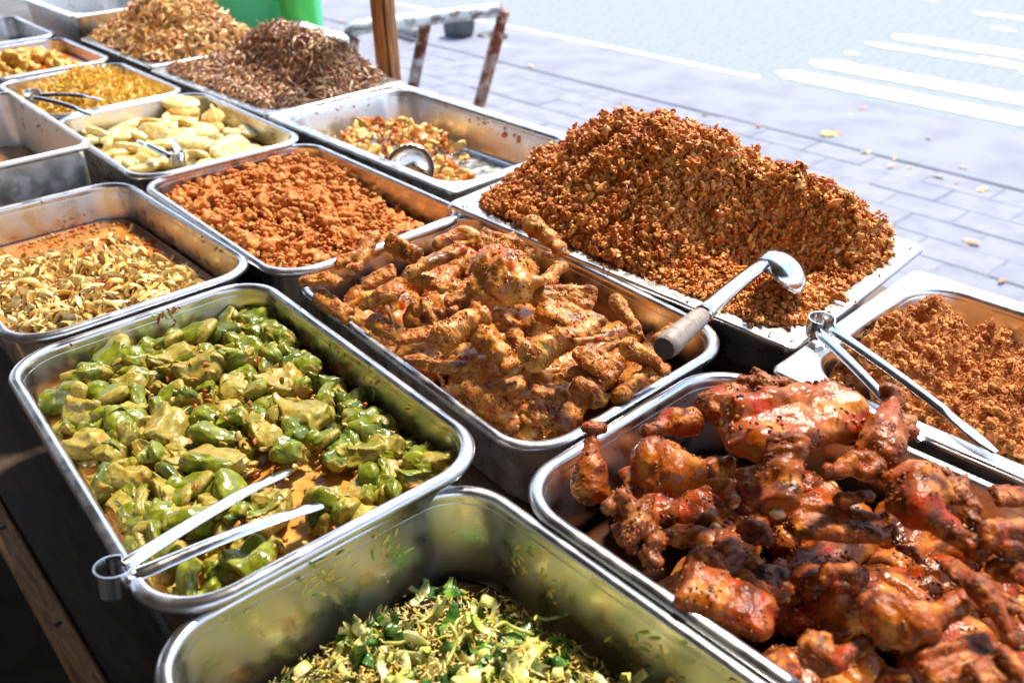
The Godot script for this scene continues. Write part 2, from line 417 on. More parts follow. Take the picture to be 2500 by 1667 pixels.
func roughen(m: MB, layers: Array, pal: Array, cn: FastNoiseLite) -> void:
	var n := m.normals()
	for k in m.v.size():
		var p := m.v[k]
		var d := 0.0
		for l in layers: d += l[1] * l[0].get_noise_3dv(p)
		m.v[k] = p + n[k] * d
		m.c[k] = shade_of(pal, cn, p)

# ------------------------------------------------------------------ scene helpers
func numbered(n: String) -> String:
	if not taken.has(n):
		taken[n] = 0
		return n
	taken[n] += 1
	return "%s_%03d" % [n, taken[n]]

func tag(o: Node3D, label := "", category := "", group := "", kind := "") -> Node3D:
	if label: o.set_meta("label", label)
	if category: o.set_meta("category", category)
	if group: o.set_meta("group", group)
	if kind: o.set_meta("kind", kind)
	return o

func thing(called: String, at: Transform3D, label: String, category: String, group := "", kind := "") -> Node3D:
	var o := Node3D.new()
	o.name = numbered(called); add_child(o); o.transform = at
	return tag(o, label, category, group, kind)

func part(called: String, mesh: Mesh, m: Material, parent: Node3D, at := Transform3D()) -> MeshInstance3D:
	var o := MeshInstance3D.new()
	o.name = called; o.mesh = mesh; o.material_override = m; o.transform = at
	parent.add_child(o, true)
	return o

func single(called: String, mesh: Mesh, m: Material, at: Transform3D, label: String, category: String, group := "", kind := "") -> MeshInstance3D:
	var o := MeshInstance3D.new()
	o.name = numbered(called); o.mesh = mesh; o.material_override = m; add_child(o); o.transform = at
	tag(o, label, category, group, kind)
	return o

func many(called: String, mesh: Mesh, m: Material, ts: Array, cols: Array, parent: Node3D) -> void:
	if ts.is_empty(): return
	var mm := MultiMesh.new()
	mm.transform_format = MultiMesh.TRANSFORM_3D
	mm.use_colors = true
	mm.mesh = mesh
	mm.instance_count = ts.size()
	for k in ts.size():
		mm.set_instance_transform(k, ts[k])
		mm.set_instance_color(k, cols[k % cols.size()])
	var o := MultiMeshInstance3D.new()
	o.name = called; o.multimesh = mm; o.material_override = m
	o.set_meta("kind", "stuff")
	parent.add_child(o, true)

func box(size: Vector3, bevel := 0.002) -> ArrayMesh:
	var m := MB.new()
	var h := size / 2
	bevel = minf(bevel, minf(h.x, minf(h.y, h.z)) * 0.9)
	var rings := []
	for e in [[-h.y, bevel], [-h.y + bevel, 0.0], [h.y - bevel, 0.0], [h.y, bevel]]:
		rings.append(rrect(h.x - e[1], h.z - e[1], maxf(bevel - e[1], 0.0002) + 0.0004, e[0], 2))
	flatskin(m, rings)
	return m.orient().mesh()

func rrect(hx: float, hz: float, r: float, y: float, n := 8) -> PackedVector3Array:
	var o := PackedVector3Array()
	r = minf(r, minf(hx, hz))
	for q in 4:
		var cx: float = (hx - r) * [1, -1, -1, 1][q]
		var cz: float = (hz - r) * [1, 1, -1, -1][q]
		for k in n + 1:
			var a := PI / 2 * (q + float(k) / n)
			o.append(Vector3(cx + cos(a) * r, y, cz + sin(a) * r))
	return o

func flatskin(m: MB, rings: Array) -> void:      # like skin(), but every face keeps its own vertices (sharp edges)
	var n: int = rings[0].size()
	for k in rings.size() - 1:
		for j in n:
			var j2 := (j + 1) % n
			var b := m.v.size()
			for p in [rings[k][j], rings[k][j2], rings[k + 1][j2], rings[k + 1][j]]: m.add(p, Color.WHITE)
			m.quad(b, b + 1, b + 2, b + 3)
	for e in [0, rings.size() - 1]:
		var s := Vector3.ZERO
		for p in rings[e]: s += p
		var b := m.add(s / n, Color.WHITE)
		for p in rings[e]: m.add(p, Color.WHITE)
		for j in n:
			if e == 0: m.tri(b, b + 1 + (j + 1) % n, b + 1 + j)
			else: m.tri(b, b + 1 + j, b + 1 + (j + 1) % n)

func rbasis() -> Basis:
	return Basis.from_euler(Vector3(rng.randf() * TAU, rng.randf() * TAU, rng.randf() * TAU))

func along(a: Vector3, b: Vector3, roll := 0.0) -> Basis:     # x axis from a to b, y axis as upright as can be
	var x := (b - a).normalized()
	var z := x.cross(Vector3.UP)
	if z.length() < 0.02: z = x.cross(Vector3.RIGHT)
	z = z.normalized()
	return Basis(x, z.cross(x), z) * Basis(Vector3.RIGHT, roll)

func tray_at(n: String, x: float, y: float, z: float) -> Vector3:
	return tr[n].o + tr[n].b * Vector3(x, y, z)

func inside(x: float, z: float, hx: float, hz: float, r: float) -> bool:
	var dx := maxf(absf(x) - (hx - r), 0.0); var dz := maxf(absf(z) - (hz - r), 0.0)
	return absf(x) < hx and absf(z) < hz and dx * dx + dz * dz < r * r

# ------------------------------------------------------------------ textures and materials
func grey_tex(key: String, nz: FastNoiseLite, size := 256) -> void:
	tex[key] = ImageTexture.create_from_image(nz.get_seamless_image(size, size))

func ramp_tex(key: String, nz: FastNoiseLite, stops: Array, cols: Array, size := 256) -> void:
	var g := nz.get_seamless_image(size, size)
	var im := Image.create(size, size, false, Image.FORMAT_RGB8)
	var gr := Gradient.new()
	gr.offsets = PackedFloat32Array(stops); gr.colors = PackedColorArray(cols)
	var lut := []
	for k in 256: lut.append(gr.sample(k / 255.0))
	for y in size:
		for x in size: im.set_pixel(x, y, lut[int(g.get_pixel(x, y).r * 255.0)])
	tex[key] = ImageTexture.create_from_image(im)

func surf(col: Color, rough: float, o := {}) -> StandardMaterial3D:
	var m := StandardMaterial3D.new()
	m.albedo_color = col.linear_to_srgb() if o.get("linear", true) else col
	m.roughness = rough
	m.metallic = o.get("metal", 0.0)
	m.metallic_specular = o.get("spec", 0.5)
	m.vertex_color_use_as_albedo = o.get("vc", false)
	m.uv1_triplanar = true
	m.uv1_world_triplanar = o.get("world", false)
	m.uv1_scale = Vector3.ONE * o.get("scale", 10.0)
	if o.has("scale3"): m.uv1_scale = o.scale3
	if o.has("tex"): m.albedo_texture = tex[o.tex]
	if o.has("rtex"):
		m.roughness_texture = tex[o.rtex]; m.roughness_texture_channel = BaseMaterial3D.TEXTURE_CHANNEL_RED
	if o.has("bump"):
		m.heightmap_enabled = true; m.heightmap_texture = tex[o.bump]; m.heightmap_scale = o.get("relief", 0.1)
	if o.has("sss"):
		m.subsurf_scatter_enabled = true; m.subsurf_scatter_strength = o.sss
	if o.has("coat"):
		m.clearcoat_enabled = true; m.clearcoat = o.coat; m.clearcoat_roughness = o.get("coat_rough", 0.15)
	if o.has("back"):
		m.backlight_enabled = true; m.backlight = o.back
	return m

func make_materials() -> void:
	grey_tex("fine", noise(3, 0.03, FastNoiseLite.TYPE_SIMPLEX_SMOOTH, 5))
	var cl := noise(5, 0.045, FastNoiseLite.TYPE_CELLULAR)
	cl.cellular_return_type = FastNoiseLite.RETURN_DISTANCE2_SUB
	grey_tex("cells", cl)
	ramp_tex("speck", noise(9, 0.05, FastNoiseLite.TYPE_SIMPLEX_SMOOTH, 3), [0.0, 0.3, 0.36, 0.62, 0.7, 1.0], [Color(0.45, 0.3, 0.2), Color(0.55, 0.38, 0.28), Color(0.88, 0.86, 0.84), Color(0.97, 0.96, 0.95), Color(1, 0.9, 0.78), Color(1, 0.8, 0.6)])
	ramp_tex("mottle", noise(11, 0.02, FastNoiseLite.TYPE_SIMPLEX_SMOOTH, 5), [0.0, 0.35, 0.6, 1.0], [Color(0.72, 0.72, 0.72), Color(0.86, 0.86, 0.86), Color(0.97, 0.97, 0.97), Color(1, 1, 1)])
	ramp_tex("faint", noise(13, 0.02, FastNoiseLite.TYPE_SIMPLEX_SMOOTH, 5), [0.0, 0.35, 0.6, 1.0], [Color(0.88, 0.88, 0.89), Color(0.93, 0.93, 0.94), Color(0.98, 0.98, 0.98), Color(1, 1, 1)])
	ramp_tex("smear", noise(17, 0.012, FastNoiseLite.TYPE_SIMPLEX_SMOOTH, 5), [0.0, 0.38, 0.52, 0.62, 1.0], [Color(0.5, 0.5, 0.5), Color(0.66, 0.66, 0.66), Color(0.8, 0.8, 0.8), Color(0.95, 0.95, 0.95), Color(1, 1, 1)], 512)
	ramp_tex("wood", noise(21, 0.02, FastNoiseLite.TYPE_SIMPLEX_SMOOTH, 5), [0.0, 0.4, 0.55, 0.7, 1.0], [Color(0.5, 0.42, 0.36), Color(0.78, 0.72, 0.66), Color(0.95, 0.93, 0.9), Color(0.8, 0.74, 0.68), Color(1, 1, 1)])
	ramp_tex("rust", noise(23, 0.02, FastNoiseLite.TYPE_SIMPLEX_SMOOTH, 5), [0.0, 0.42, 0.5, 0.58, 1.0], [Color(0.28, 0.12, 0.06), Color(0.5, 0.2, 0.08), Color(0.62, 0.42, 0.3), Color(0.72, 0.72, 0.72), Color(0.85, 0.86, 0.88)])
	ramp_tex("chip", noise(29, 0.025, FastNoiseLite.TYPE_SIMPLEX_SMOOTH, 5), [0.0, 0.3, 0.36, 0.42, 1.0], [Color(0.3, 0.2, 0.15), Color(0.5, 0.42, 0.36), Color(0.85, 0.84, 0.83), Color(0.95, 0.95, 0.96), Color(1, 1, 1)])
	mats.steel = surf(Color(0.6, 0.6, 0.615), 0.4, {"metal": 1.0, "scale": 4.0, "rtex": "smear", "bump": "fine", "relief": 0.004})
	mats.pan = surf(Color(0.66, 0.66, 0.66), 0.42, {"metal": 1.0, "scale": 4.0, "rtex": "smear", "bump": "fine", "relief": 0.006})
	mats.deep = surf(Color(0.68, 0.67, 0.65), 0.62, {"metal": 1.0, "scale": 4.0, "rtex": "smear"})
	mats.tool = surf(Color(0.7, 0.7, 0.71), 0.22, {"metal": 1.0, "scale": 8.0, "rtex": "smear"})
	mats.wings = surf(Color.WHITE, 0.29, {"vc": true, "scale": 44.0, "tex": "mottle", "bump": "fine", "relief": 0.045, "spec": 0.42})
	mats.chicken = surf(Color.WHITE, 0.24, {"vc": true, "scale": 42.0, "tex": "mottle", "bump": "fine", "relief": 0.04, "spec": 0.33})
	mats.crumb = surf(Color.WHITE, 0.38, {"vc": true, "scale": 60.0, "tex": "mottle", "spec": 0.42})
	mats.veg = surf(Color.WHITE, 0.25, {"vc": true, "scale": 25.0, "tex": "mottle", "bump": "fine", "relief": 0.04, "spec": 0.45})
	mats.flesh = surf(Color.WHITE, 0.34, {"vc": true, "scale": 30.0, "tex": "mottle", "bump": "fine", "relief": 0.05, "spec": 0.4})
	mats.tempeh = surf(Color.WHITE, 0.48, {"vc": true, "scale": 40.0, "tex": "speck", "bump": "fine", "relief": 0.02, "spec": 0.34})
	mats.pale = surf(Color.WHITE, 0.27, {"vc": true, "scale": 25.0, "tex": "mottle", "bump": "fine", "relief": 0.04, "back": Color(0.25, 0.2, 0.1)})
	mats.dry = surf(Color.WHITE, 0.55, {"vc": true, "scale": 30.0, "tex": "mottle", "bump": "fine", "relief": 0.06})
	mats.fibre = surf(Color.WHITE, 0.7, {"vc": true, "scale": 30.0})
	mats.fish = surf(Color.WHITE, 0.3, {"vc": true, "scale": 60.0, "tex": "mottle", "spec": 0.6})
	mats.sauce = surf(Color.WHITE, 0.16, {"vc": true, "scale": 9.0, "tex": "mottle", "bump": "fine", "relief": 0.05, "spec": 0.36})
	mats.broth = surf(Color.WHITE, 0.1, {"vc": true, "scale": 14.0, "bump": "fine", "relief": 0.12, "spec": 0.42})
	mats.oil = surf(Color.WHITE, 0.45, {"vc": true, "scale": 9.0, "bump": "fine", "relief": 0.05, "spec": 0.15})
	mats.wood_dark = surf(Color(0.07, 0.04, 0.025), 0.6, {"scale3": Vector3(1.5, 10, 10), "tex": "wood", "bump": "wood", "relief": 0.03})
	mats.wood_strip = surf(Color(0.5, 0.31, 0.15), 0.6, {"scale3": Vector3(1.5, 14, 14), "tex": "wood", "bump": "wood", "relief": 0.04})
	mats.post = surf(Color(0.55, 0.24, 0.06), 0.45, {"scale3": Vector3(14, 1.2, 14), "tex": "wood", "bump": "wood", "relief": 0.03})
	mats.handle = surf(Color(0.36, 0.33, 0.32), 0.5, {"scale3": Vector3(6, 40, 40), "tex": "wood"})
	mats.rust = surf(Color(0.75, 0.72, 0.7), 0.5, {"scale": 3.0, "tex": "rust", "bump": "fine", "relief": 0.05, "metal": 0.2})
	mats.rustwhite = surf(Color(0.72, 0.72, 0.72), 0.45, {"scale": 2.0, "tex": "chip", "bump": "fine", "relief": 0.03})
	mats.road = surf(Color(0.212, 0.235, 0.242), 0.85, {"world": true, "scale": 3.2, "tex": "faint", "spec": 0.2})
	mats.gutter = surf(Color(0.21, 0.217, 0.257), 0.85, {"world": true, "scale": 0.5, "tex": "faint", "bump": "fine", "relief": 0.06, "spec": 0.3})
	mats.ground = surf(Color(0.1, 0.095, 0.09), 0.9, {"world": true, "scale": 0.7, "tex": "mottle"})
	mats.paint = surf(Color(0.6, 0.6, 0.6), 0.6, {"world": true, "scale": 1.3, "tex": "mottle"})
	mats.concrete = surf(Color(0.25, 0.25, 0.25), 0.85, {"scale": 5.0, "tex": "mottle", "bump": "fine", "relief": 0.2})
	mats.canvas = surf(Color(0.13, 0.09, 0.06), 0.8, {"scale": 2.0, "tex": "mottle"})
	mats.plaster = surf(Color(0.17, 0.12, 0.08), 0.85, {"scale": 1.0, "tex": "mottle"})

# ------------------------------------------------------------------ setting
func make_view() -> void:
	var cam := Camera3D.new()
	cam.name = "camera"
	add_child(cam)
	cam.transform = Transform3D(Basis(Vector3(0.66748, -0.02211, -0.74430), Vector3(-0.36942, 0.85804, -0.35678), Vector3(0.64653, 0.51310, 0.56456)).orthonormalized(), Vector3(0, YR + 0.4631, 0))
	var lens := CameraAttributesPhysical.new()
	lens.frustum_focal_length = 30.69
	lens.exposure_aperture = 6.3
	lens.frustum_focus_distance = 0.88
	lens.frustum_near = 0.02; lens.frustum_far = 200.0
	lens.auto_exposure_enabled = false
	lens.exposure_multiplier = 1.0
	cam.attributes = lens
	cam.fov = 42.716; cam.near = 0.02; cam.far = 200.0
	cam.current = true
	var env := Environment.new()
	env.background_mode = Environment.BG_SKY
	var sm := ProceduralSkyMaterial.new()
	sm.sky_top_color = Color(0.69, 0.81, 0.97); sm.sky_horizon_color = Color(0.95, 0.97, 1.0)
	sm.ground_bottom_color = Color(0.35, 0.35, 0.35); sm.ground_horizon_color = Color(0.8, 0.82, 0.85)
	sm.sky_curve = 0.25
	sm.sun_angle_max = 0.0
	var sky := Sky.new(); sky.sky_material = sm
	env.sky = sky
	env.background_energy_multiplier = 0.95
	env.tonemap_mode = Environment.TONE_MAPPER_LINEAR
	env.tonemap_exposure = 2.6
	env.sdfgi_enabled = true; env.ssao_enabled = true; env.ssil_enabled = true
	var we := WorldEnvironment.new(); we.name = "world_environment"; we.environment = env; add_child(we)
	var sun := DirectionalLight3D.new()
	sun.name = "sun"; add_child(sun)
	sun.look_at_from_position(Vector3.ZERO, -Vector3(-0.16, 0.85, -0.50), Vector3.UP)
	sun.light_color = Color(1.0, 0.95, 0.87); sun.light_energy = 1.2; sun.light_angular_distance = 8.0
	sun.shadow_enabled = true

func sheet(x0: float, x1: float, z0: float, z1: float) -> ArrayMesh:
	var m := MB.new()
	for p in [Vector3(x0, 0, z0), Vector3(x1, 0, z0), Vector3(x1, 0, z1), Vector3(x0, 0, z1)]: m.add(p, Color.WHITE)
	m.quad(0, 1, 2, 3)
	return m.upward().mesh()

func at_y(y: float) -> Transform3D:
	return Transform3D(Basis(), Vector3(0, y, 0))

func make_street() -> void:
	single("ground", sheet(-120, 120, -160, 60), mats.ground, at_y(-0.07), "dusty ground under the stall and the street", "ground", "", "structure")
	single("road", sheet(-90, 60, -60, -4.79), mats.road, at_y(-0.006), "pale sunlit asphalt road beyond the pavement", "road", "", "structure")
	var gut := part_struct("gutter_strip", box(Vector3(40, 0.1, 0.81), 0.008), mats.gutter, Vector3(-6, -0.05, -4.384))
	tag(gut, "smooth concrete gutter strip between the pavers and the road", "gutter")
	var pv := thing("pavement", at_y(0), "grey block pavement beside the food stall", "pavement", "", "structure")
	part("bedding", sheet(-9, 4, -3.96, -1.0), surf(Color(0.2, 0.204, 0.248), 0.9, {"world": true, "tex": "mottle", "scale": 3.0}), pv, at_y(-0.004))
	var pm := []
	for k in 4:
		pm.append(surf(Color(0.212 + 0.004 * k, 0.218 + 0.0035 * k, 0.262 + 0.003 * ((k * 3) % 4)), 0.85, {"world": true, "scale": 1.1, "tex": "faint", "bump": "fine", "relief": 0.06, "spec": 0.3}))
	var pmesh := [box(Vector3(0.2975, 0.06, 0.1775), 0.004), box(Vector3(0.297, 0.06, 0.1778), 0.005)]
	for r in 12:
		var z := -3.865 + r * 0.18
		for q in 19:
			var x := -5.6 + q * 0.3 + (0.15 if r % 2 else 0.0)
			if x > 0.6 - 0.1 * r + 0.5 or x < -5.4 + 0.12 * r: continue
			var t := Transform3D(Basis.from_euler(Vector3(rng.randfn(0, 0.004), rng.randfn(0, 0.006), rng.randfn(0, 0.004))), Vector3(x + rng.randfn(0, 0.002), -0.03 + rng.randfn(0, 0.0015), z + rng.randfn(0, 0.002)))
			part("paver", pmesh[rng.randi() % 2], pm[rng.randi() % 4], pv, t)
	var stripes := [[-3.1, 20.0, -5.01, 0.215, "nearest broad white crossing stripe on the road"], [-3.1, 20.0, -5.40, 0.225, "second broad white crossing stripe from the pavement"], [-3.12, 20.0, -6.12, 0.085, "thin worn white crossing stripe on the road"], [-3.1, 20.0, -6.47, 0.2, "third broad white crossing stripe from the pavement"], [-3.05, 20.0, -7.68, 0.1, "farthest narrow white crossing stripe on the road"]]
	for s in stripes:
		single("crossing_stripe", worn_stripe(s[0], 8.0, s[2], s[3]), mats.paint, at_y(-0.002), s[4], "road marking", "white crossing stripes", "structure")
	single("edge_line", worn_stripe(-30.0, -3.1, -4.79, 0.085), mats.paint, at_y(-0.002), "thin white line along the edge of the road", "road marking", "", "structure")
	for w in [[-4.0, -7.9, 0.34, 0.12], [-3.55, -8.0, 0.16, 0.1], [-2.6, -7.2, 0.2, 0.06], [-2.35, -7.15, 0.1, 0.05], [-2.2, -6.2, 0.3, 0.05], [-1.9, -6.0, 0.22, 0.05], [-3.0, -5.75, 0.1, 0.05]]:
		single("paint_patch", lump(8, Vector3(w[2] / 2, 0.0025, w[3] / 2), 2.0, 0.02, noise(int(w[0] * 100), 9.0), [Color.WHITE], noise(2, 1.0)).mesh(), mats.paint, Transform3D(Basis(), Vector3(w[0], -0.004, w[1])), "small worn patch of white road paint", "road marking", "worn paint patches", "structure")

func part_struct(called: String, mesh: Mesh, m: Material, at: Vector3) -> MeshInstance3D:
	return single(called, mesh, m, Transform3D(Basis(), at), "", "", "", "structure")

func worn_stripe(x0: float, x1: float, zc: float, w: float) -> ArrayMesh:
	var m := MB.new()
	var nz := noise(int(absf(zc) * 100), 1.6, FastNoiseLite.TYPE_SIMPLEX_SMOOTH, 4)
	var n := int((x1 - x0) / 0.05)
	for k in n + 1:
		var x := x0 + (x1 - x0) * k / n
		var e := minf(1.0, (x - x0 + 0.02) / 0.12)
		m.add(Vector3(x, 0, zc - w / 2 * e + nz.get_noise_2d(x, 0) * 0.007), Color.WHITE)
		m.add(Vector3(x, 0, zc + w / 2 * e + nz.get_noise_2d(x, 9) * 0.007), Color.WHITE)
		if k: m.quad(2 * k - 2, 2 * k, 2 * k + 1, 2 * k - 1)
	return m.upward().mesh()

func make_stall() -> void:
	var t := thing("stall_counter", Transform3D(Basis(), Vector3(-1.3, 0, -0.57)), "dark wooden stall counter that carries the steel food trays", "counter")
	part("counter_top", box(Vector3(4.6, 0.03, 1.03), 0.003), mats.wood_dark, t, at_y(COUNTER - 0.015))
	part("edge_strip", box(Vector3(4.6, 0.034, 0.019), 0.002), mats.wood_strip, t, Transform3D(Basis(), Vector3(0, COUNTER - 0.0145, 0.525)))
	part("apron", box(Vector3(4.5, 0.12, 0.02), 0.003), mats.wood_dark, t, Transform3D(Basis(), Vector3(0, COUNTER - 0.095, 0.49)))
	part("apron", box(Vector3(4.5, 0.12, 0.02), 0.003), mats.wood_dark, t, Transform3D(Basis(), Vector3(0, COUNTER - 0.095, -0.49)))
	part("riser_board", box(Vector3(4.4, LEDGE - COUNTER, 0.3), 0.003), mats.wood_dark, t, Transform3D(Basis(), Vector3(0, (LEDGE + COUNTER) / 2, -0.335)))
	for s in [[-2.2, 0.45], [-2.2, -0.45], [2.2, 0.45], [2.2, -0.45]]:
		part("leg", box(Vector3(0.07, COUNTER - 0.03, 0.07), 0.004), mats.wood_dark, t, Transform3D(Basis(), Vector3(s[0], (COUNTER - 0.03) / 2, s[1])))
	for k in 5:
		var nail := lump(3, Vector3(0.003, 0.0012, 0.003), 2.0, 0.0, noise(1, 1), [Color.WHITE], noise(1, 1)).mesh()
		part("nail", nail, surf(Color(0.02, 0.015, 0.01), 0.5), t, Transform3D(Basis(), Vector3(0.5 + k * 0.16, COUNTER + 0.0026, 0.525)))
	var p := thing("wooden_post", Transform3D(Basis(Vector3.UP, 0.16), Vector3(-1.636, 0, -1.085)), "upright varnished brown wooden post behind the brown anchovy tray", "post")
	part("shaft", box(Vector3(0.034, 2.44, 0.032), 0.003), mats.post, p, at_y(1.22))
	part("bracket", box(Vector3(0.03, 0.05, 0.26), 0.003), mats.post, p, Transform3D(Basis(), Vector3(0, 2.405, 0.12)))
	part("moulding", box(Vector3(0.009, 2.44, 0.028), 0.003), mats.post, p, Transform3D(Basis(), Vector3(0.0228, 1.22, -0.003)))
	var c := thing("stall_canopy", at_y(2.44), "dark canopy roof over the food stall", "canopy")
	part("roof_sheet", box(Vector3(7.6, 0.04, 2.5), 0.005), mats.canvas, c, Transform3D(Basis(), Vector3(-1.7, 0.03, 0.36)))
	part("front_beam", box(Vector3(7.6, 0.1, 0.05), 0.004), mats.post, c, Transform3D(Basis(), Vector3(-1.7, -0.045, -0.84)))
	var w := thing("stall_back_wall", Transform3D(), "plain wall at the back of the stall", "wall")
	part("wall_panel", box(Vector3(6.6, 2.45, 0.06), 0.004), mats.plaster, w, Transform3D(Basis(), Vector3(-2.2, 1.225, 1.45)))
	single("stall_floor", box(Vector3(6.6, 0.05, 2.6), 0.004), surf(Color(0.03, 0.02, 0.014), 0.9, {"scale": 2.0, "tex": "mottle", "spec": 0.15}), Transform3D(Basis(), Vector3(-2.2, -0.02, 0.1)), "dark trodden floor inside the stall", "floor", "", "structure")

# ------------------------------------------------------------------ trays
func roll_tray(l: float, w: float, d: float, rc := 0.055) -> ArrayMesh:
	var prof := [[0.034, -d + 0.0012], [0.026, -d + 0.0018], [0.0205, -d + 0.005], [0.017, -d + 0.012], [0.0155, -d + 0.02], [0.012, -0.006], [0.0112, -0.002], [0.0095, -0.0003], [0.007, 0.0004], [0.004, 0.0], [0.0015, -0.0016], [0.0002, -0.0042], [0.0004, -0.0072], [0.0025, -0.0094], [0.006, -0.0094], [0.0092, -0.009], [0.0132, -0.011], [0.0165, -d + 0.02], [0.018, -d + 0.01], [0.022, -d + 0.003], [0.028, -d], [0.036, -d]]
	var rings := []
	for p in prof: rings.append(rrect(l / 2 - p[0], w / 2 - p[0], maxf(rc - p[0] * 0.7, 0.01), p[1] + d, 10))
	var m := MB.new()
	skin(m, rings, [Color.WHITE])
	return m.orient().mesh()

func hotel_pan(l: float, w: float, d: float) -> ArrayMesh:
	# wide flat flange with nearly square outer corners, rounded well
	var prof := [[0.05, -d + 0.0012, 0.035], [0.042, -d + 0.0018, 0.04], [0.036, -d + 0.006, 0.045], [0.032, -d + 0.014, 0.048], [0.024, -0.006, 0.05], [0.022, -0.002, 0.052], [0.0195, -0.0004, 0.053], [0.0165, 0.0, 0.05], [0.004, 0.0008, 0.014], [0.0015, 0.0002, 0.0125], [0.0, -0.0018, 0.012], [0.0, -0.006, 0.012], [0.0012, -0.0062, 0.011], [0.0022, -0.004, 0.011], [0.004, -0.0022, 0.012], [0.018, -0.0026, 0.05], [0.0225, -0.005, 0.052], [0.0255, -0.01, 0.05], [0.0335, -d + 0.014, 0.046], [0.038, -d + 0.004, 0.043], [0.044, -d, 0.04], [0.052, -d, 0.035]]
	var rings := []
	for p in prof: rings.append(rrect(l / 2 - p[0], w / 2 - p[0], p[2], p[1] + d, 8))
	var m := MB.new()
	skin(m, rings, [Color.WHITE])
	return m.orient().mesh()

func add_tray(n: String, t: Array, pan: bool, label: String, base := -1.0, rc := 0.055) -> void:
	var x := Vector3(cos(t[3]), t[4], -sin(t[3])).normalized()
	var z := Vector3(sin(t[3]), -t[5], cos(t[3]))
	var y := z.cross(x).normalized()
	z = x.cross(y)
	var b := Basis(x, y, z)
	var o := Vector3(t[0], t[1], t[2])
	var sup := base if base > 0.0 else (LEDGE if pan else COUNTER)
	var ext: float = absf(t[4]) * (t[6] / 2 - 0.03) + absf(t[5]) * (t[7] / 2 - 0.03)
	var d: float = (o.y - ext - sup - 0.0005) / y.y
	var inset := 0.0155 if not pan else (0.0205 if n in ["R", "A2", "A1"] else 0.029)
	tr[n] = {"o": o, "b": b, "d": d, "hx": t[6] / 2 - inset, "hz": t[7] / 2 - inset}
	single("steel_pan" if pan else "steel_tray", hotel_pan(t[6], t[7], d) if pan else roll_tray(t[6], t[7], d, rc), mats.pan if pan else (mats.deep if n == "D" else mats.steel), Transform3D(b, o - y * d), label, "tray", "steel food trays on the counter")

func make_trays() -> void:
	var L := {"E": "rolled-rim steel tray of green eggplant curry", "C": "rolled-rim steel tray of shredded cabbage in brown broth", "T": "rolled-rim steel tray of orange tempeh cubes", "P": "rolled-rim steel tray of pale yellow fritters", "W": "rolled-rim steel tray heaped with red-golden chicken wings", "F": "rolled-rim steel tray of dark glazed fried chicken", "G": "rolled-rim steel tray with leftover greens and grated coconut", "S": "flat-rimmed steel pan with a few sambal slices and spoon", "R": "flat-rimmed steel pan under the tall orange crumb heap", "M": "flat-rimmed steel pan of brown meat floss", "A2": "flat-rimmed steel pan heaped with dark brown anchovies"}
	for n in TRAYS: add_tray(n, TRAYS[n], n in ["S", "R", "M", "A2"], L[n])
	add_tray("A1", [-2.285, YR, -0.885, 0.0, 0.0, 0.0, 0.45, 0.32], true, "flat-rimmed steel pan heaped with golden fried shreds")
	add_tray("K", [-2.39, YR, -0.56, 0.0, 0.0, 0.0, 0.37, 0.285], false, "rolled-rim steel tray of yellow chicken in red curry", -1.0, 0.045)
	add_tray("N", [-1.985, YR, -0.565, 0.0, 0.0, 0.0, 0.375, 0.275], false, "rolled-rim steel tray of yellow fried noodles", -1.0, 0.045)
	add_tray("Q", [-2.81, YR, -0.565, 0.0, 0.0, 0.0, 0.4, 0.285], false, "rolled-rim steel tray of dark stew in the far corner", -1.0, 0.045)
	add_tray("D", [-1.715, YR + 0.03, -0.265, -0.01, 0.0, 0.0, 0.47, 0.29], false, "deep empty steel pan with orange splashes on its rim", COUNTER, 0.03)
	add_tray("B", [-2.17, YR + 0.012, -0.275, 0.0, 0.0, 0.0, 0.4, 0.27], false, "steel tray of brown curry behind the empty deep pan", COUNTER, 0.045)
	add_tray("Z", [-2.80, YR + 0.052, -0.885, 0.0, 0.0, 0.0, 0.56, 0.325], true, "empty raised steel pan beyond the golden fried shreds", LEDGE)

func pool(n: String, y: float, cols: Array, label: String, cat := "sauce", wav := 0.0015, m_: Material = null) -> void:
	var hx: float = tr[n].hx - 0.001 ; var hz: float = tr[n].hz - 0.001
	var k := clampf(-y / tr[n].d, 0.0, 1.0) * 0.0045
	hx -= k; hz -= k
	var m := MB.new()
	var nz := noise(hash(n) % 1000, 30.0, FastNoiseLite.TYPE_SIMPLEX_SMOOTH, 3)
	var cn := noise(hash(n) % 777, 18.0, FastNoiseLite.TYPE_SIMPLEX_SMOOTH, 3)
	var rings := []
	var rr := [0.02, 0.12, 0.22, 0.32, 0.42, 0.52, 0.62, 0.72, 0.8, 0.87, 0.93, 0.97, 1.0]
	var base := []
	for q in rr:
		base.append(m.v.size())
		for p in rrect(hx * q, hz * q, 0.045 * q, 0.0, 9):
			p.y = y + nz.get_noise_2d(p.x, p.z) * wav
			m.add(p, shade_of(cols, cn, p))
	var c := 40
	for a in rr.size() - 1:
		for j in c: m.quad(base[a] + j, base[a] + (j + 1) % c, base[a + 1] + (j + 1) % c, base[a + 1] + j)
	for p in rrect(hx - 0.012, hz - 0.012, 0.03, -tr[n].d + 0.012, 9): m.add(p, cols[0])
	for j in c: m.quad(base[-1] + j, base[-1] + (j + 1) % c, base[-1] + c + (j + 1) % c, base[-1] + c + j)
	var mid := m.add(Vector3(0, y, 0), cols[0])
	for j in c: m.tri(mid, j, (j + 1) % c)
	single("sauce_pool", m.upward().mesh(), m_ if m_ else mats.sauce, Transform3D(tr[n].b, tr[n].o), label, cat, "", "stuff")

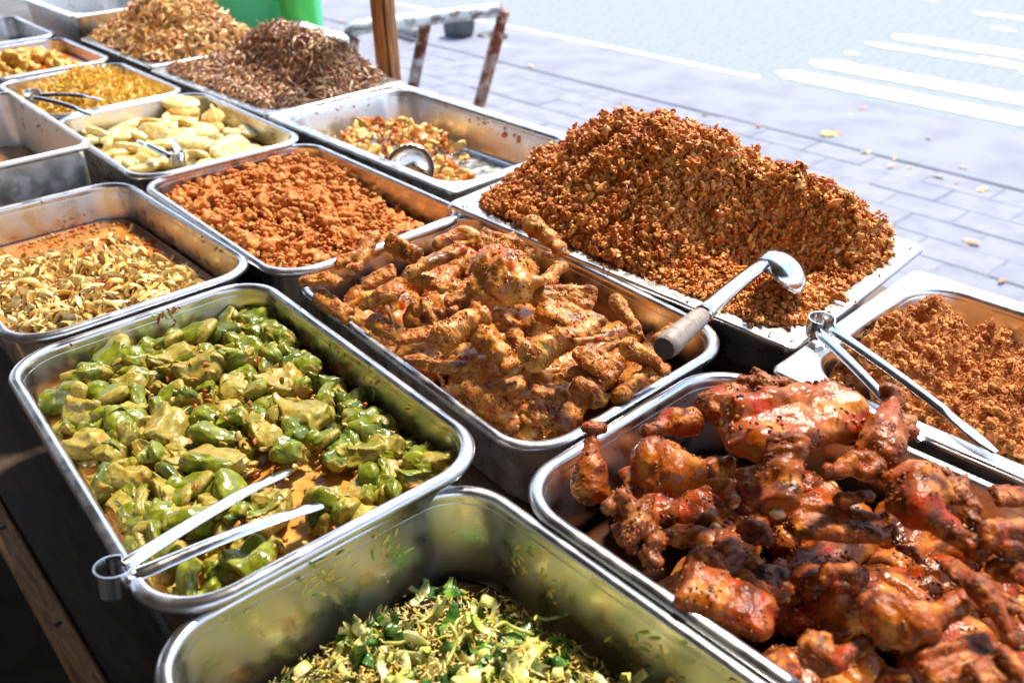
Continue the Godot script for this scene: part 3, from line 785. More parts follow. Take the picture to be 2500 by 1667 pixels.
# heap body: a closed mound inside tray n under height function h(x, z), local to the rim
func mound(n: String, h: Callable, col: Array, m: Material, parent: Node3D, called := "heap_core", grow := 1.0) -> void:
	var hx: float = tr[n].hx * grow - 0.002; var hz: float = tr[n].hz * grow - 0.002
	var mb := MB.new()
	var nx := 60; var nz := 38
	var cn := noise(hash(n) % 555, 45.0, FastNoiseLite.TYPE_SIMPLEX_SMOOTH, 2)
	for j in nz + 1:
		for i in nx + 1:
			var x := (2.0 * i / nx - 1.0) * hx; var z := (2.0 * j / nz - 1.0) * hz
			var r := 0.045
			var dx := maxf(absf(x) - (hx - r), 0.0); var dz := maxf(absf(z) - (hz - r), 0.0)
			var q := maxf(dx, dz)
			if q > 0.0 and dx > 0.0 and dz > 0.0:
				var f := q / sqrt(dx * dx + dz * dz)
				x = signf(x) * (hx - r + dx * f); z = signf(z) * (hz - r + dz * f)
			var p := Vector3(x, h.call(x, z), z)
			mb.add(p, shade_of(col, cn, p))
	for j in nz:
		for i in nx:
			var b := j * (nx + 1) + i
			mb.quad(b, b + 1, b + nx + 2, b + nx + 1)
	part(called, mb.upward().mesh(), m, parent, Transform3D(tr[n].b, tr[n].o))

# ------------------------------------------------------------------ chicken
func chicken_prims(kind: String, s: int) -> Array:
	var r := RandomNumberGenerator.new(); r.seed = s * 77 + hash(kind) % 1000
	var j := func(a: float) -> Vector3: return Vector3(r.randfn(0, a), r.randfn(0, a), r.randfn(0, a))
	match kind:
		"drumette":
			return [[Vector3(-0.03, 0, 0), Vector3(0.012, 0.002, 0), 0.0165, 0.0115], [Vector3(0.012, 0.002, 0), Vector3(0.036, -0.001, 0), 0.0115, 0.008], [Vector3(0.037, 0, 0.005), Vector3(0.038, 0, -0.005), 0.0085, 0.008], [Vector3(-0.036, 0.004, 0.006) + j.call(0.002), Vector3(-0.02, 0.006, 0.008), 0.009, 0.008], [Vector3(-0.037, -0.004, -0.006) + j.call(0.002), Vector3(-0.02, -0.003, -0.009), 0.009, 0.009], [Vector3(-0.01, 0.008, 0.003), Vector3(0.012, 0.007, -0.004), 0.007, 0.005]]
		"flat":
			return [[Vector3(-0.036, 0, 0.007), Vector3(0.034, 0.001, 0.006), 0.0085, 0.007], [Vector3(-0.036, 0, -0.007), Vector3(0.034, 0.002, -0.006), 0.0075, 0.007], [Vector3(-0.02, 0.002, 0), Vector3(0.02, 0.003, 0), 0.0085, 0.007], [Vector3(-0.038, 0, 0.006), Vector3(-0.038, 0, -0.006), 0.0095, 0.009], [Vector3(0.037, 0, 0.008), Vector3(0.036, 0.002, -0.006), 0.008, 0.0075], [Vector3(-0.02, -0.003, 0.015) + j.call(0.002), Vector3(0.015, -0.003, 0.013), 0.004, 0.004]]
		"thigh":
			return [[Vector3(-0.022, 0, -0.006), Vector3(0.012, 0.004, -0.002), 0.021, 0.02], [Vector3(0.012, 0.002, 0.008), Vector3(0.03, 0, 0.004) + j.call(0.003), 0.018, 0.013], [Vector3(-0.02, -0.002, 0.014), Vector3(0.004, 0, 0.02) + j.call(0.003), 0.014, 0.01], [Vector3(-0.034, 0.002, 0.002) + j.call(0.003), Vector3(-0.03, 0.002, -0.014), 0.012, 0.01], [Vector3(0.018, -0.002, -0.018) + j.call(0.002), Vector3(-0.004, 0, -0.022), 0.01, 0.009], [Vector3(0.032, 0.002, 0), Vector3(0.042, 0.001, -0.006) + j.call(0.002), 0.009, 0.006]]
		"drumstick":
			return [[Vector3(-0.034, 0, 0), Vector3(-0.008, 0.002, 0), 0.021, 0.018], [Vector3(-0.008, 0.002, 0), Vector3(0.026, 0, 0), 0.017, 0.0085], [Vector3(0.026, 0, 0), Vector3(0.045, -0.001, 0), 0.0075, 0.0065], [Vector3(0.046, 0, 0.006), Vector3(0.046, 0.001, -0.006), 0.0095, 0.009], [Vector3(-0.038, 0.004, 0.01) + j.call(0.002), Vector3(-0.014, 0.008, 0.008), 0.011, 0.008], [Vector3(-0.036, -0.004, -0.01) + j.call(0.002), Vector3(-0.01, -0.003, -0.012), 0.011, 0.007]]
		"quarter":
			return [[Vector3(-0.032, 0, 0), Vector3(-0.004, 0.004, 0.007), 0.0185, 0.0175], [Vector3(-0.004, 0.004, 0.006), Vector3(0.03, 0, -0.012), 0.0145, 0.0085], [Vector3(0.03, 0, -0.012), Vector3(0.04, -0.001, -0.017), 0.0068, 0.0062], [Vector3(0.041, 0.003, -0.018), Vector3(0.041, -0.003, -0.017), 0.0082, 0.008], [Vector3(-0.038, 0, 0.014) + j.call(0.002), Vector3(-0.012, 0.002, 0.022), 0.0085, 0.006], [Vector3(-0.036, -0.002, -0.014) + j.call(0.002), Vector3(-0.012, 0, -0.015), 0.01, 0.008], [Vector3(-0.02, 0.012, 0.002), Vector3(0.012, 0.007, -0.003), 0.007, 0.005]]
		"breast":
			var o := []
			for k in 4:
				var z := -0.015 + 0.01 * k
				o.append([Vector3(-0.04 + absf(z) * 0.6, 0.003 * cos(k * 2.0), z) + j.call(0.0015), Vector3(0.038 - absf(z) * 0.5, 0.002 * sin(k * 3.0), z * 0.8) + j.call(0.002), 0.0095, 0.0085])
			return o
		"slab":
			var o := []
			for k in 5:
				o.append([Vector3(-0.034 + r.randf() * 0.006, r.randfn(0, 0.002), -0.013 + 0.0065 * k), Vector3(0.034 - r.randf() * 0.008, r.randfn(0, 0.002), -0.012 + 0.006 * k + r.randfn(0, 0.002)), 0.0098, 0.0088])
			return o
		"crust":
			var o := []
			for k in 8:
				var a := Vector3(r.randf_range(-0.034, 0.034), r.randfn(0, 0.005), r.randf_range(-0.018, 0.018))
				o.append([a, a + Vector3(r.randf_range(-0.016, 0.016), r.randfn(0, 0.004), r.randf_range(-0.01, 0.01)), 0.0085, 0.007])
			o.append([Vector3(-0.03, 0, 0), Vector3(0.03, 0, 0), 0.008, 0.008])
			return o
		"wing":
			return [[Vector3(-0.04, 0, -0.004), Vector3(-0.006, 0.004, -0.016), 0.0105, 0.0085], [Vector3(-0.006, 0.004, -0.016), Vector3(0.022, 0, 0.004), 0.0085, 0.0075], [Vector3(-0.004, 0.002, -0.01), Vector3(0.02, -0.001, 0.012), 0.0065, 0.006], [Vector3(0.024, 0, 0.006), Vector3(0.042, -0.001, 0.002) + j.call(0.002), 0.0055, 0.0028], [Vector3(-0.03, 0, 0.004), Vector3(0.004, 0, 0.004), 0.006, 0.005]]
		"claw":
			return [[Vector3(-0.036, 0, 0), Vector3(0, 0.003, 0.001), 0.0052, 0.0042], [Vector3(0, 0.003, 0.001), Vector3(0.036, -0.002, 0.0), 0.0042, 0.0018], [Vector3(0, 0.002, 0), Vector3(0.026, 0.001, 0.011), 0.0036, 0.0016], [Vector3(-0.002, 0.002, 0), Vector3(0.018, 0, -0.011), 0.0036, 0.0016]]
	return [[Vector3(-0.036, 0, 0), Vector3(0.03, 0.002, 0), 0.0056, 0.005], [Vector3(0.032, 0, 0.004), Vector3(0.032, 0, -0.004), 0.007, 0.0065], [Vector3(-0.034, 0, 0), Vector3(-0.01, 0.003, 0.004), 0.009, 0.006]]

func chicken_kind(kind: String, s: int, red: bool) -> Dictionary:
	var m := blob(chicken_prims(kind, s), 0.0042, 0.0020 if red else 0.0021)
	var thin := 0.5 if kind in ["claw", "bone"] else 1.0
	var rid := noise(s + 5, 120.0)
	rid.fractal_type = FastNoiseLite.FRACTAL_RIDGED; rid.fractal_octaves = 2
	var pal: Array
	if red:    # golden wings with chilli paste
		pal = [Color(0.50, 0.18, 0.023), [Color(0.68, 0.34, 0.07), 1.0, 0.04, 0.42], [Color(0.48, 0.12, 0.015), 2.0, 0.02, 0.4], [Color(0.55, 0.06, 0.01), 3.0, 0.32, 0.5], [Color(0.2, 0.058, 0.01), 4.0, 0.05, 0.42]]
	else:      # dark sweet-soy glaze
		pal = [Color(0.31, 0.068, 0.008), [Color(0.55, 0.19, 0.032), 1.0, 0.1, 0.42], [Color(0.36, 0.036, 0.007), 2.0, 0.08, 0.4], [Color(0.12, 0.027, 0.006), 3.0, 0.05, 0.4], [Color(0.06, 0.018, 0.007), 4.0, 0.3, 0.6]]
		if kind == "crust": pal = [Color(0.26, 0.075, 0.02), [Color(0.42, 0.17, 0.05), 1.0, 0.0, 0.4], [Color(0.3, 0.04, 0.012), 2.0, 0.1, 0.4], [Color(0.03, 0.016, 0.01), 3.0, 0.1, 0.4]]
	var big := 2.2 if kind == "crust" else 1.0
	roughen(m, [[noise(s, 42.0), 0.0024 * thin], [noise(s + 1, 105.0), (0.0007 if red else 0.0005) * thin * big], [noise(s + 2, 230.0), (0.0005 if red else 0.0003) * thin], [rid, (0.0008 if red else 0.0006) * thin * big]], pal, noise(s + 9, 24.0, FastNoiseLite.TYPE_SIMPLEX_SMOOTH, 4))
	# flecks of chilli and fried crumbs that stick to the skin
	var f := MB.new()
	var r := RandomNumberGenerator.new(); r.seed = s * 31 + 7
	var nn := m.normals()
	var cl := noise(s + 40, 50.0)
	var bits := 190 if red else 150
	if kind == "crust": bits = 260
	if thin < 1.0: bits = 25
	var fpal := [Color(0.5, 0.05, 0.012), Color(0.55, 0.2, 0.04), Color(0.6, 0.32, 0.09), Color(0.22, 0.06, 0.015), Color(0.52, 0.1, 0.02)] if red else [Color(0.4, 0.045, 0.012), Color(0.35, 0.11, 0.025), Color(0.16, 0.04, 0.012), Color(0.5, 0.22, 0.06), Color(0.05, 0.02, 0.01)]
	var tried := 0
	while bits > 0 and tried < 4000:
		tried += 1
		var k := r.randi() % m.v.size()
		if cl.get_noise_3dv(m.v[k]) < r.randf_range(0.05, 0.4): continue
		bits -= 1
		var c: Color = fpal[r.randi() % fpal.size()]
		var b := Basis.from_euler(Vector3(r.randf() * 6, r.randf() * 6, r.randf() * 6)).scaled(Vector3.ONE * r.randf_range(0.0008, 0.0017))
		var e := [Vector3(1.6, 0, 0), Vector3(-1.6, 0.2, 0), Vector3(0, 0.8, 0.1), Vector3(0, -0.8, 0), Vector3(0.2, 0, 1), Vector3(0, 0, -1)]
		var o := f.v.size()
		for q in e: f.add(m.v[k] + nn[k] * 0.0004 + b * q, c)
		for q in [[0, 2, 4], [2, 1, 4], [1, 3, 4], [3, 0, 4], [2, 0, 5], [1, 2, 5], [3, 1, 5], [0, 3, 5]]: f.tri(o + q[0], o + q[1], o + q[2])
	var lo := 1e9; var hi := -1e9
	for p in m.v: lo = minf(lo, p.x); hi = maxf(hi, p.x)
	var bone: Mesh = null
	if kind in ["drumette", "drumstick", "flat"]:
		var e := hi - 0.004
		var bm := tube([Vector3(e - 0.008, 0, 0), Vector3(e + 0.001, 0.0005, 0), Vector3(e + 0.004, 0, 0.0005), Vector3(e + 0.0062, 0, 0)], [0.0042, 0.0042, 0.0054, 0.003], 10, [Color(0.5, 0.33, 0.15), Color(0.62, 0.45, 0.24), Color(0.45, 0.26, 0.1)])
		roughen(bm, [[noise(s, 300.0), 0.0008]], [Color(0.58, 0.4, 0.2), [Color(0.35, 0.16, 0.05), 1.0, 0.1, 0.4]], noise(s, 150.0))
		bone = bm.mesh()
	return {"bone": bone, "body": m.mesh(), "flecks": f.orient().mesh(), "len": hi - lo, "mid": (hi + lo) / 2}

const ORD := ["first", "second", "third", "fourth", "fifth", "sixth", "seventh", "eighth", "ninth", "tenth", "eleventh", "twelfth", "thirteenth", "fourteenth", "fifteenth", "sixteenth", "seventeenth", "eighteenth", "nineteenth", "twentieth"]
const WORDS := {"drumette": "drumette", "flat": "two-boned wing piece", "quarter": "bent leg joint", "thigh": "thigh lump", "wing": "bent wing with its tip", "slab": "flat meat piece", "bone": "bare bone", "claw": "forked bony tip", "drumstick": "drumstick", "breast": "long breast strip", "crust": "charred crusty piece"}

func put_chicken(rows: Array, red: bool, tray: String, fill: int, fh: Callable) -> void:
	var lib := {}
	var want := {"drumette": 3, "flat": 3, "thigh": 2, "wing": 2, "slab": 2, "bone": 1, "claw": 1} if red else {"drumstick": 2, "drumette": 2, "thigh": 2, "quarter": 3, "slab": 2, "crust": 2, "breast": 2, "flat": 1, "wing": 1}
	for k in want:
		lib[k] = []
		for q in want[k]: lib[k].append(chicken_kind(k, q * 13 + (100 if red else 300) + hash(k) % 50, red))
	var m: Material = mats.wings if red else mats.chicken
	var fatten := 1.1 if red else 1.2
	var noun := "golden chilli-coated" if red else "dark glazed"
	var where := "heaped wing tray" if red else "fried chicken tray"
	var cat := "chicken piece"
	var cam := Vector3(0, YR + 0.4631, 0)
	var rt := Vector3(0.66748, -0.02211, -0.74430); var fw := -Vector3(0.64653, 0.51310, 0.56456)
	# rank the pieces of each kind by how far to the side they show, for their descriptions
	var order := {}
	for k in rows.size():
		var d := (Vector3(rows[k][1], rows[k][2], rows[k][3]) + Vector3(rows[k][4], rows[k][5], rows[k][6])) / 2 - cam
		if not order.has(rows[k][0]): order[rows[k][0]] = []
		order[rows[k][0]].append([d.dot(rt) / d.dot(fw), k])
	var rank := {}
	for k in order:
		order[k].sort()
		for q in order[k].size(): rank[order[k][q][1]] = q
	for k in rows.size():
		var w: Array = rows[k]
		var a := Vector3(w[1], w[2], w[3]); var b := Vector3(w[4], w[5], w[6])
		var v: Dictionary = lib[w[0]][k % lib[w[0]].size()]
		var s: float = (b - a).length() / v.len
		var bs: Basis = along(a, b, w[7]) * Basis.from_scale(Vector3(s, s * w[8] * fatten, s * w[8] * fatten))
		var n: int = order[w[0]].size()
		var label := "%s %s, %s from the left in the %s" % [noun, WORDS[w[0]], ORD[rank[k]] if n > 1 else "only one", where]
		if n == 1: label = "%s %s, the only one in the %s" % [noun, WORDS[w[0]], where]
		var o := thing("chicken_" + w[0], Transform3D(bs, (a + b) / 2 - bs * Vector3(v.mid, 0, 0)), label, cat, "chicken pieces in the " + where)
		part("meat", v.body, m, o)
		if v.bone: part("bone_end", v.bone, mats.dry, o)
		tag(part("flecks", v.flecks, mats.crumb, o), "", "", "", "stuff")
	var kinds := ["drumette", "flat", "slab", "thigh"]
	var low := []
	for k in fill:
		var x: float; var z: float
		while true:
			x = rng.randf_range(-1, 1) * tr[tray].hx; z = rng.randf_range(-1, 1) * tr[tray].hz
			if inside(x, z, tr[tray].hx - 0.035, tr[tray].hz - 0.03, 0.04): break
		var kd: String = kinds[rng.randi() % 4]
		var v: Dictionary = lib[kd][rng.randi() % lib[kd].size()]
		var bs: Basis = tr[tray].b * Basis(Vector3.UP, rng.randf() * TAU) * Basis(Vector3.RIGHT, rng.randfn(0, 0.5)) * Basis(Vector3.BACK, rng.randfn(0, 0.25))
		var o := thing("chicken_" + kd, Transform3D(bs, tray_at(tray, x, fh.call(x, z), z)), "%s chicken piece partly buried low in the %s" % [noun, where], cat, "buried pieces in the " + where)
		low.append(o)
		part("meat", v.body, m, o)
		if v.bone: part("bone_end", v.bone, mats.dry, o)
		tag(part("flecks", v.flecks, mats.crumb, o), "", "", "", "stuff")
	zone_labels(low, "half-buried %s piece" % noun, tray, where)

# ------------------------------------------------------------------ eggplant tray
func eggplant_kind(s: int, kind: String) -> Dictionary:
	var r := RandomNumberGenerator.new(); r.seed = s * 91 + 3
	var cn := noise(s + 3, 55.0, FastNoiseLite.TYPE_SIMPLEX_SMOOTH, 3)
	var green: Array = [Color(0.16, 0.18, 0.014), [Color(0.27, 0.31, 0.02), 1.0, 0.0, 0.6], [Color(0.34, 0.29, 0.025), 2.0, 0.25, 0.6]]
	if kind == "d": green = [Color(0.09, 0.12, 0.012), [Color(0.17, 0.21, 0.018), 1.0, 0.0, 0.5]]
	var tan_: Array = [Color(0.34, 0.26, 0.04), [Color(0.25, 0.205, 0.025), 1.0, 0.0, 0.5], [Color(0.48, 0.36, 0.08), 2.0, 0.1, 0.5], [Color(0.4, 0.19, 0.03), 3.0, 0.32, 0.5]]
	var half := Vector3(0.018, r.randf_range(0.010, 0.0135), r.randf_range(0.012, 0.0155))
	if kind == "f": half = Vector3(0.018, r.randf_range(0.007, 0.010), r.randf_range(0.013, 0.017))
	if kind == "t": half = Vector3(0.018, r.randf_range(0.0055, 0.007), r.randf_range(0.006, 0.0075))
	var ridge := noise(s + 8, 60.0)
	ridge.fractal_type = FastNoiseLite.FRACTAL_RIDGED; ridge.fractal_octaves = 3
	var m := lump(14, half, r.randf_range(3.0, 4.6), 0.0024, ridge, tan_, cn, 0.007, noise(s + 5, 34.0), r.randf_range(-0.35, 0.35))
	# one end sliced at a slant, the belly hollowed a little where the flesh has softened
	var slant := r.randf_range(-0.8, 0.8); var hollow := r.randf_range(0.0, 0.4)
	var pinch := r.randf_range(0.3, 0.85) if kind != "t" else 1.0; var bow := r.randf_range(-0.16, 0.16)
	for k in m.v.size():
		var p := m.v[k]
		p.z *= lerpf(1.15, pinch, clampf((half.y - p.y) / (2.0 * half.y), 0.0, 1.0))
		if p.y > 0.0 and kind == "c": p.y -= pow(p.z / half.z, 2.0) * half.y * 0.35
		p.z += bow * half.x * pow(p.x / half.x, 2.0) * 2.0
		p.x += slant * p.y * (1.0 if p.x > 0.0 else 0.4)
		if p.y < 0.0 and kind != "t": p.y *= 1.0 - hollow * (1.0 - pow(absf(p.x) / 0.02, 2.0))
		m.v[k] = p
	var sk := MB.new(); var fl := MB.new()
	var line := r.randf_range(-0.45, 0.1)
	for k in range(0, m.i.size(), 3):
		var a := m.v[m.i[k]]; var b := m.v[m.i[k + 1]]; var c := m.v[m.i[k + 2]]
		var q := (a + b + c) / 3.0 / half
		var peel := q.y > line and absf(q.x) < 0.86
		if kind == "t": peel = q.x < 0.86
		elif kind == "f": peel = q.y > 0.45 and absf(q.x) < 0.9
		var to := sk if peel else fl
		for p in [a, b, c]:
			to.add(p, shade_of(green if peel else tan_, cn, p)); to.i.append(to.v.size() - 1)
	return {"skin": weld(sk).mesh(), "flesh": weld(fl).mesh()}

func weld(m: MB) -> MB:            # join corners that lie on the same spot
	var o := MB.new(); var at := {}
	for k in m.i:
		var key := Vector3i((m.v[k] * 1e6).round())
		if not at.has(key): at[key] = o.add(m.v[k], m.c[k])
		o.i.append(at[key])
	return o

func make_eggplant() -> void:
	var lib := {"c": [], "f": [], "t": [], "d": []}
	for k in 6: lib.c.append(eggplant_kind(k + 1, "c"))
	for k in 4: lib.f.append(eggplant_kind(k + 20, "f"))
	for k in 3: lib.t.append(eggplant_kind(k + 30, "t"))
	for k in 3: lib.d.append(eggplant_kind(k + 40, "d"))
	var words := {"c": ["eggplant_chunk", "green-skinned eggplant chunk in the curry tray"], "f": ["eggplant_slice", "eggplant slice with its tan flesh up in the curry tray"], "t": ["green_pepper", "slender glossy green pepper piece in the eggplant curry"], "d": ["dark_eggplant_chunk", "dark green eggplant chunk in the curry tray"]}
	var seen := {"c": [], "f": [], "t": [], "d": []}
	pool("E", -0.047, [Color(0.56, 0.24, 0.045), [Color(0.68, 0.36, 0.1), 1.0, 0.1, 0.5], [Color(0.46, 0.13, 0.02), 2.0, 0.1, 0.5]], "orange curry sauce around the eggplant")
	for k in EGGPLANT.size():
		var w: Array = EGGPLANT[k]
		var a := Vector3(w[1], w[2], w[3]); var b := Vector3(w[4], w[5], w[6])
		var s := (b - a).length() / 0.041
		var roll := rng.randfn(0, 0.7)
		if w[0] == "f": roll = PI + rng.randfn(0, 0.35)
		elif w[0] == "c" and rng.randf() < 0.35: roll = PI * 0.6 * (1.0 if rng.randf() < 0.5 else -1.0)
		var l: Vector3 = tr.E.b.inverse() * ((a + b) / 2 - tr.E.o)
		var q := tray_at("E", clampf(l.x, -tr.E.hx + 0.024, tr.E.hx - 0.024), l.y, clampf(l.z, -tr.E.hz + 0.022, tr.E.hz - 0.022)) - (a + b) / 2
		a += q; b += q
		seen[w[0]].append(put_eggplant(lib, words, w[0], Transform3D(along(a, b, roll).scaled_local(Vector3(s, lerpf(s, 1.0, 0.35), lerpf(s, 1.0, 0.35))), (a + b) / 2 + Vector3(0, rng.randfn(0, 0.003), 0))))
	zone_labels(seen.c, "green-skinned eggplant chunk", "E", "curry tray")
	zone_labels(seen.f, "tan-fleshed eggplant slice", "E", "curry tray")
	zone_labels(seen.t, "slender green pepper piece", "E", "curry tray")
	zone_labels(seen.d, "dark green eggplant chunk", "E", "curry tray")
	var sunk := {"c": [], "f": [], "t": [], "d": []}
	for k in 185:
		var x := rng.randf_range(-0.2, 0.2); var z := rng.randf_range(-0.115, 0.115)
		if Vector2((x - 0.10) / 1.25, z + 0.02).length() < 0.048 or Vector2(x + 0.21, z - 0.09).length() < 0.05: continue
		var kd: String = ["c", "c", "f", "d", "t"][rng.randi() % 5]
		sunk[kd].append(put_eggplant(lib, words, kd, Transform3D(tr.E.b * Basis(Vector3.UP, rng.randf() * TAU) * Basis(Vector3.RIGHT, rng.randf() * TAU), tray_at("E", x, -0.05 + 0.02 * rng.randf(), z))))
	for w in sunk: zone_labels(sunk[w], {"c": "half-sunken green eggplant chunk", "f": "half-sunken eggplant slice", "t": "half-sunken pepper piece", "d": "half-sunken dark chunk"}[w], "E", "curry tray")
	scatter_bits("E", 480, [Color(0.5, 0.19, 0.03), Color(0.55, 0.33, 0.08), Color(0.46, 0.1, 0.015), Color(0.6, 0.42, 0.12), Color(0.45, 0.3, 0.06)], func(x, z): return -0.044 + 0.024 * exp(-pow((x + 0.03) / 0.16, 2) - pow(z / 0.1, 2)) + rng.randfn(0, 0.006), 0.0030, "chopped_spice", "chopped spice paste over the eggplant")

func put_eggplant(lib: Dictionary, words: Dictionary, kd: String, t: Transform3D) -> Node3D:
	var v: Dictionary = lib[kd][rng.randi() % lib[kd].size()]
	var o := thing(words[kd][0], t, words[kd][1], "vegetable", words[kd][0].replace("_", " ") + " pieces in the eggplant tray")
	part("skin", v.skin, mats.veg, o)
	part("flesh", v.flesh, mats.flesh, o)
	return o

func bit_mesh(s: int) -> ArrayMesh:
	return lump(2, Vector3(1.5, 0.6, 0.9), 2.0, 0.7, noise(s, 0.9), [Color.WHITE], noise(1, 1.0)).mesh()

func scatter_bits(n: String, count: int, cols: Array, h: Callable, size: float, called: String, label: String) -> void:
	var o := thing(called, Transform3D(), label, "seasoning", "", "stuff")
	for q in 3:
		var ts := []; var cs := []
		for k in count / 3:
			var x: float = rng.randf_range(-1, 1) * (tr[n].hx - 0.012); var z: float = rng.randf_range(-1, 1) * (tr[n].hz - 0.012)
			if not inside(x, z, tr[n].hx - 0.01, tr[n].hz - 0.01, 0.045): continue
			ts.append(Transform3D(rbasis() * Basis.from_scale(Vector3.ONE * size * rng.randf_range(0.4, 1.1)), tray_at(n, x, h.call(x, z), z)))
			cs.append(cols[rng.randi() % cols.size()])
		many("bits", bit_mesh(q + 3), mats.crumb, ts, cs, o)

# specks of food that dried on a tray's inner walls and rim
func wall_specks(n: String, count: int, cols: Array, size: float, label: String, face := 0.0) -> void:
	var o := thing("dried_specks", Transform3D(), label, "food splash", "", "stuff")
	var ts := []; var cs := []
	var hub := []
	for k in 9: hub.append([rng.randi() % 4, rng.randf_range(-0.95, 0.95), -rng.randf() * 0.6])
	for k in count:
		var side := rng.randi() % 4; var u := rng.randf_range(-0.9, 0.9); var y := -pow(rng.randf(), 1.3) * 0.055 - 0.004
		if rng.randf() < 0.7:
			var c: Array = hub[rng.randi() % 9]
			side = c[0]; u = clampf(c[1] + rng.randfn(0, 0.07), -0.9, 0.9); y = clampf(c[2] * 0.08 + rng.randfn(0, 0.008), -0.07, -0.004)
		var inn: float = -y / tr[n].d * 0.004
		var p := Vector3.ZERO; var b := Basis()
		if side < 2:
			var sg := 1.0 if side == 0 else -1.0
			p = Vector3(u * (tr[n].hx - 0.045), y, sg * (tr[n].hz + 0.0025 - inn))
			b = Basis(Vector3.RIGHT, PI / 2)
		else:
			var sg := 1.0 if side == 2 else -1.0
			p = Vector3(sg * (tr[n].hx + 0.0025 - inn), y, u * (tr[n].hz - 0.045))
			b = Basis(Vector3.BACK, PI / 2)
		var spin := rng.randf() * TAU
		ts.append(Transform3D(tr[n].b * b * Basis(Vector3.UP, spin) * Basis.from_scale(Vector3(rng.randf_range(0.5, 2.2), 0.45, 0.7) * size), tray_at(n, p.x, p.y, p.z)))
		cs.append(cols[rng.randi() % cols.size()])
	many("speck", bit_mesh(4), mats.crumb, ts, cs, o)

# ------------------------------------------------------------------ heaps of small food
var hn := noise(71, 14.0, FastNoiseLite.TYPE_SIMPLEX_SMOOTH, 3)
var hf := noise(72, 55.0, FastNoiseLite.TYPE_SIMPLEX_SMOOTH, 2)

func h_crumb(x: float, z: float) -> float:
	var base := -0.003
	var ridge: float
	if x < 0.0: ridge = 0.126 * exp(-pow(-x / 0.205, 3.0))
	else: ridge = lerpf(0.126, 0.058, clampf(x / 0.21, 0.0, 1.0)) * (1.0 - smoothstep(0.205, 0.25, x))
	var zc := -0.012 - 0.42 * maxf(0.0, x - 0.03)
	var wf := lerpf(0.105, 0.034, smoothstep(0.02, 0.13, x))
	var d := z - zc
	var f := exp(-pow(absf(d) / (wf if d > 0.0 else 0.085), 2.1))
	var y := base + (ridge - base) * f
	y -= 0.034 * exp(-pow((x - 0.150) / 0.055, 2) - pow((z + 0.005) / 0.04, 2))
	y += 0.010 * exp(-pow((x - 0.2) / 0.05, 2) - pow((z - 0.075) / 0.045, 2))
	y -= 0.020 * exp(-pow((x - 0.075 + z * 0.5) / 0.022, 2)) * smoothstep(-0.07, 0.03, z) * (1.0 - smoothstep(0.03, 0.09, z))
	y += hn.get_noise_2d(x, z) * 0.021 * clampf(0.15 + f, 0.0, 1.0) + hf.get_noise_2d(x * 1.7, z * 1.7) * 0.006
	var edge: float = minf(tr.R.hx - absf(x), tr.R.hz - absf(z))
	return minf(y, -0.003 + 1.25 * maxf(edge, 0.0))

func h_floss(x: float, z: float) -> float:
	var y := -0.02 + hn.get_noise_2d(x * 1.4 + 3.0, z * 1.4) * 0.032 + hf.get_noise_2d(x * 1.5, z * 1.5) * 0.010
	y += 0.022 * exp(-pow((x + 0.2) / 0.05, 2) - pow((z + 0.03) / 0.05, 2)) + 0.02 * exp(-pow((x + 0.06) / 0.06, 2) - pow((z + 0.02) / 0.05, 2))
	y -= 0.028 * exp(-pow((x + 0.14) / 0.03, 2) - pow((z + 0.03) / 0.06, 2))
	y += 0.012 * smoothstep(0.0, 0.12, z)
	y -= 0.012 * smoothstep(-0.06, -0.12, z)
	return minf(y, 0.03)

func h_fish(x: float, z: float) -> float:
	var ridge := 0.092 * exp(-pow(absf(x - 0.04) / 0.21, 3.4)) + 0.010 * exp(-pow((x - 0.2) / 0.07, 2))
	var d := z + 0.055
	var f := exp(-pow(absf(d) / (0.07 if d > 0.0 else 0.085), 2.8))
	var y := lerpf(0.003, ridge, f)
	y -= 0.02 * exp(-pow((x + 0.03) / 0.07, 2) - pow((z - 0.01) / 0.03, 2))
	y += hn.get_noise_2d(x + 7.0, z) * 0.01
	var edge: float = minf(tr.A2.hx - absf(x), tr.A2.hz - absf(z))
	return minf(y, -0.003 + 1.25 * maxf(edge, 0.0))

func h_shred(x: float, z: float) -> float:
	var y := 0.0 + 0.105 * exp(-pow(absf(x + 0.0) / 0.18, 3.0) - pow(absf(z + 0.02) / 0.12, 2.8))
	y += hn.get_noise_2d(x + 17.0, z) * 0.014
	var edge: float = minf(tr.A1.hx - absf(x), tr.A1.hz - absf(z))
	return minf(y, -0.003 + 1.25 * maxf(edge, 0.0))

func h_noodle(x: float, z: float) -> float:
	return -0.05 + 0.062 * exp(-pow(absf(x - 0.0) / 0.13, 3.0) - pow(absf(z) / 0.095, 3.0)) + hn.get_noise_2d(x + 27.0, z) * 0.012

func h_tempeh(x: float, z: float) -> float:
	var y := -0.018 + 0.012 * exp(-pow((x + 0.08) / 0.12, 2) - pow((z + 0.02) / 0.09, 2)) + hn.get_noise_2d(x + 37.0, z) * 0.009
	y -= 0.022 * smoothstep(-0.02, -0.13, z) * smoothstep(-0.12, 0.12, x)
	return y

func h_cabbage(x: float, z: float) -> float:
	return -0.062 + 0.036 * smoothstep(-0.15, 0.1, x + z * 0.5) * smoothstep(-0.13, -0.03, z) + hn.get_noise_2d(x + 47.0, z) * 0.006

func h_greens(x: float, z: float) -> float:
	var y := -0.080 + 0.034 * exp(-pow((x + 0.02) / 0.14, 2) - pow((z + 0.02) / 0.1, 2)) + hn.get_noise_2d(x + 57.0, z) * 0.006
	return y

